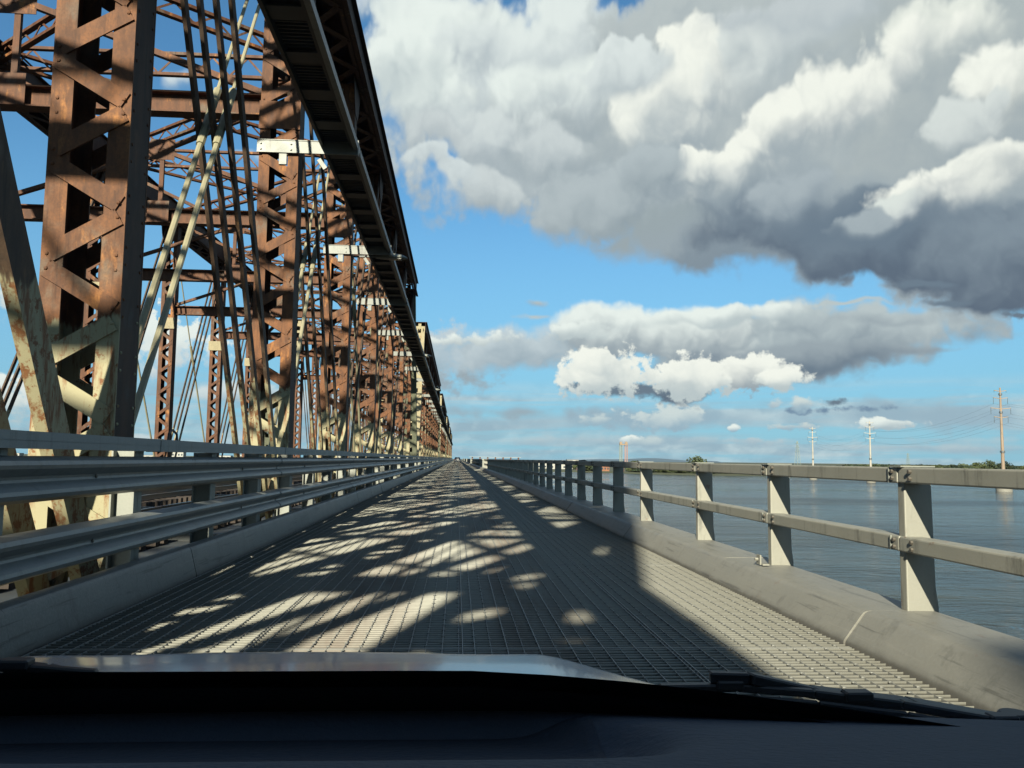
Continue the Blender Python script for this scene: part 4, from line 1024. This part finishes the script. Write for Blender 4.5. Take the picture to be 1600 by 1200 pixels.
def grid(name, mt, xs, ys, fz, smooth=True, thick=0):
    mb = MB(); nx, ny = len(xs), len(ys)
    mb.v = [(float(x), float(y), float(fz(x, y))) for y in ys for x in xs]
    mb.f = [(j * nx + i, j * nx + i + 1, (j + 1) * nx + i + 1, (j + 1) * nx + i) for j in range(ny - 1) for i in range(nx - 1)]; mb.m = [0] * len(mb.f)
    o = mb.build(name, mt, car, smooth=smooth)
    if thick: md = o.modifiers.new('t', 'SOLIDIFY'); md.thickness = thick; md.offset = -1 if o.data.polygons[0].normal.z > 0 else 1
    return o
hy = [1.13, 1.2, 1.35, 1.5, 1.65, 1.9, 2.2, 2.45]; hz_ = [.818, .815, .801, .783, .748, .66, .52, .40]
def hood_z(x, y):
    u = (x + .28) / .82
    return float(np.interp(y, hy, hz_)) - .17 * max(0, x - .16) - .040 * u * u  + .006 * math.exp(-((abs(u) - .55) / .12) ** 2)
grid('hood', PAINT, np.linspace(cx - HW, cx + HW, 61), np.linspace(1.13, 2.45, 45), hood_z, thick=.012)
grid('cowl', BLACKP, np.linspace(cx - HW, cx + HW, 41), np.linspace(.84, 1.128, 9), lambda x, y: .790 - .040 * ((x - cx) / .82) ** 2 + (1.128 - y) * .06, thick=.01)
mb = MB()
for x in (-.72, -.3, .12): mb.box(x - .16, x + .16, .93, .99, .800, .812)
mb.build('cowl_vent', BLACKP, car)
def dash_z(x, y):
    z = .945 - .20 * (y - .50) if y < .86 else .873 - (y - .86) * .6
    z += .0 - .020 * max(0, (x - .05)) - .012 * (x + .2) ** 2
    ax = 1 / (1 + math.exp(-(.155 - .12 * abs((y - .66) / .12) ** 2 * .5 - x) / .012)); ay = 1 / (1 + math.exp(-(y - .545) / .008)) * 1 / (1 + math.exp(-(.80 - y) / .008))
    z -= .028 * ax * ay
    if x < -.22: z += .010 * math.exp(-((y - .555) / .02) ** 2) * (1 / (1 + math.exp((x + .265) / .012)))
    return z
grid('dashboard', DASH, np.linspace(cx - .88, cx + .88, 190), np.linspace(.20, .90, 120), dash_z, thick=.03)
TRAY = mat_plain('dash_tray_mat', (.022, .028, .040), .9, 0, .1, 14, .2)
grid('dashboard_tray', TRAY, np.linspace(cx - .85, .125, 120), np.linspace(.565, .785, 40), lambda x, y: dash_z(x, y) + .002, thick=.0015)
mb = MB(); mb.box(cx - .88, cx + .88, .17, .199, .45, .99); mb.build('dashboard_face', DASH, car)
# windscreen from the cowl to the roof edge, gently curved
def ws(x, y): u = (x - cx) / .8; t_ = (.93 - .06 * u * u - y) / .83; return .835 + .60 * t_
xsw = np.linspace(cx - .88, cx + .88, 25)
mb = MB(); rows = 9
mb.v = [(float(x), .945 - .11 * ((x - cx) / .8) ** 2 - .85 * k / (rows - 1), .805 + .635 * k / (rows - 1) + .01 * math.sin(math.pi * k / (rows - 1))) for k in range(rows) for x in xsw]
mb.f = [(j * 25 + i, j * 25 + i + 1, (j + 1) * 25 + i + 1, (j + 1) * 25 + i) for j in range(rows - 1) for i in range(24)]; mb.m = [0] * len(mb.f)
mb.build('windscreen', GLASS, car, smooth=True)
mb = MB(); 
v0 = [(float(x), .955 - .11 * ((x - cx) / .8) ** 2, .80) for x in xsw]; v1 = [(float(x), .795 - .05 * ((x - cx) / .88) ** 2, 1.12 - (.2465 + .0745 * min(1.3, max(0, x) / .5) ** 1.5) * (.795 - .05 * ((x - cx) / .88) ** 2)) for x in xsw]
mb.v = v0 + v1 + [(a, b2 - .01, c - .012) for a, b2, c in v0] + [(a, b2 - .01, c - .012) for a, b2, c in v1]
mb.f = [(i, i + 1, 26 + i, 25 + i) for i in range(24)] + [(50 + i, 75 + i, 76 + i, 51 + i) for i in range(24)]; mb.m = [0] * len(mb.f)
mb.build('windscreen_black_edge', BLACKP, car)
# roof, pillars, doors, tail
mb = MB(); mb.prism([(.10, 1.44), (-.4, 1.475), (-1.2, 1.475), (-1.9, 1.42), (-1.9, 1.385), (-1.2, 1.435), (-.4, 1.435), (.10, 1.40)], cx - .66, cx + .66, 'x'); bevel(mb.build('roof', PAINT, car), .012)
for s_ in (-1, 1):
    X = cx + s_ * .72; X2 = cx + s_ * .92
    mb = MB(); mb.beam((X2, .86, .84), (X, .09, 1.42), .06, .09); mb.build('front_pillar', PAINT, car)
    mb = MB(); mb.beam((X2, -.35, .88), (X, -.32, 1.43), .05, .10); mb.build('centre_pillar', PAINT, car)
    mb = MB(); mb.beam((X2, -1.5, .88), (X, -1.35, 1.43), .06, .3); mb.build('rear_pillar', PAINT, car)
    mb = MB(); mb.box(min(X2, X2 + s_ * .05), max(X2, X2 + s_ * .05), -.38, .95, .28, .88); bevel(mb.build('front_door', PAINT, car), .015)
    mb = MB(); mb.box(min(X2, X2 + s_ * .05), max(X2, X2 + s_ * .05), -1.35, -.40, .28, .88); bevel(mb.build('rear_door', PAINT, car), .015)
    mb = MB(); mb.prism([(.97, .3), (1.1, .3), (1.2, .52), (1.5, .60), (1.8, .52), (1.9, .3), (2.4, .30), (2.42, .38), (1.9, .55), (1.5, .63), (1.3, .66), (.97, .76)], min(X2, X2 + s_ * .05), max(X2, X2 + s_ * .05), 'x'); mb.build('fender', PAINT, car)
    mb = MB(); mb.box(X - s_ * .005 - .004, X + .004, -.30, .0, .89, 1.40)
    mb = MB(); mb.add([(X2, -.30, .885), (X2, .80, .885), (X, .08, 1.405), (X, -.27, 1.405)], [(0, 1, 2, 3)]); mb.build('side_window', GLASS, car)
    mb = MB(); mb.add([(X2, -1.35, .885), (X2, -.40, .885), (X, -.37, 1.405), (X, -1.2, 1.405)], [(0, 1, 2, 3)]); mb.build('side_window', TINT, car)
    mb = MB(); mb.tube((X2 - s_ * .08, 0, 0), (X2 + s_ * .10, 0, 0), .315, n=28); wm_ = mb.mesh('wheel', BLK)
    for y in (1.5, -1.15): link('wheel', wm_, car, (0, y, .32))
    mb = MB(); mb.prism([(-.14, .42), (.34, .42), (.34, .56), (-.14, .56)], X2 * 1, X2 * 1 - s_ * .0 + .001, 'x')
mb = MB(); mb.box(cx - HW, cx + HW, -2.05, -1.95, .3, .98); bevel(mb.build('tailgate', PAINT, car), .02)
mb = MB(); mb.add([(cx - .8, -2.0, .985), (cx + .8, -2.0, .985), (cx + .64, -1.88, 1.39), (cx - .64, -1.88, 1.39)], [(0, 1, 2, 3)]); mb.build('rear_window', TINT, car)
mb = MB(); mb.box(cx - HW, cx + HW, -1.95, .9, .24, .28); mb.build('floor_pan', BLACKP, car)
mb = MB(); mb.box(cx - HW, cx + HW, 2.42, 2.52, .28, .44); bevel(mb.build('front_bumper', PAINT, car), .03)
for x in (cx - .38, cx + .38):
    mb = MB(); mb.prism([(-.75, .45), (-.25, .42), (-.25, .55), (-.62, .57), (-.72, 1.05), (-.80, 1.05)], x - .25, x + .25, 'x'); bevel(mb.build('seat', BLACKP, car), .03)
    mb = MB(); mb.box(x - .12, x + .12, -.80, -.70, 1.08, 1.24); bevel(mb.build('headrest', BLACKP, car), .03)
# wipers lying at the foot of the windscreen
def wiper(pts, arm, hub, name='wiper'):
    mb = MB()
    P3 = [Vector(p) for p in pts]
    for a, b2 in zip(P3, P3[1:]):
        mb.beam(a, b2, .012, .009); mb.beam(a + Vector((0, -.012, -.012)), b2 + Vector((0, -.012, -.012)), .006, .014)
    A = [Vector(p) for p in arm]
    for a, b2, w in zip(A, A[1:], (.012, .020, .026, .03)): mb.beam(a, b2, w, .013)
    for f_ in (.18, .5, .82):
        i = f_ * (len(P3) - 1); k = int(i); c = P3[k].lerp(P3[min(k + 1, len(P3) - 1)], i - k)
        mb.box(c.x - .016, c.x + .016, c.y - .010, c.y + .010, c.z - .002, c.z + .009)
    mb.tube(Vector(hub) + Vector((0, 0, -.03)), Vector(hub) + Vector((0, 0, .018)), .024, .018, 14)
    return bevel(mb.build(name, RUB, car), .002, 1)
wiper([(.24, .985, .856), (.33, .98, .858), (.42, .975, .852), (.52, .965, .842), (.62, .95, .828), (.72, .93, .806)],
      [(.30, .985, .868), (.345, .98, .868), (.43, 1.0, .846), (.56, 1.02, .826), (.70, 1.03, .80)], (.70, 1.03, .795))
wiper([(-.98, .93, .868), (-.80, .955, .882), (-.62, .975, .888), (-.52, .985, .886), (-.40, .99, .874)],
      [(-.54, .99, .888), (-.46, 1.0, .876), (-.36, 1.02, .838), (-.20, 1.03, .826), (-.02, 1.04, .812)], (.0, 1.04, .80))
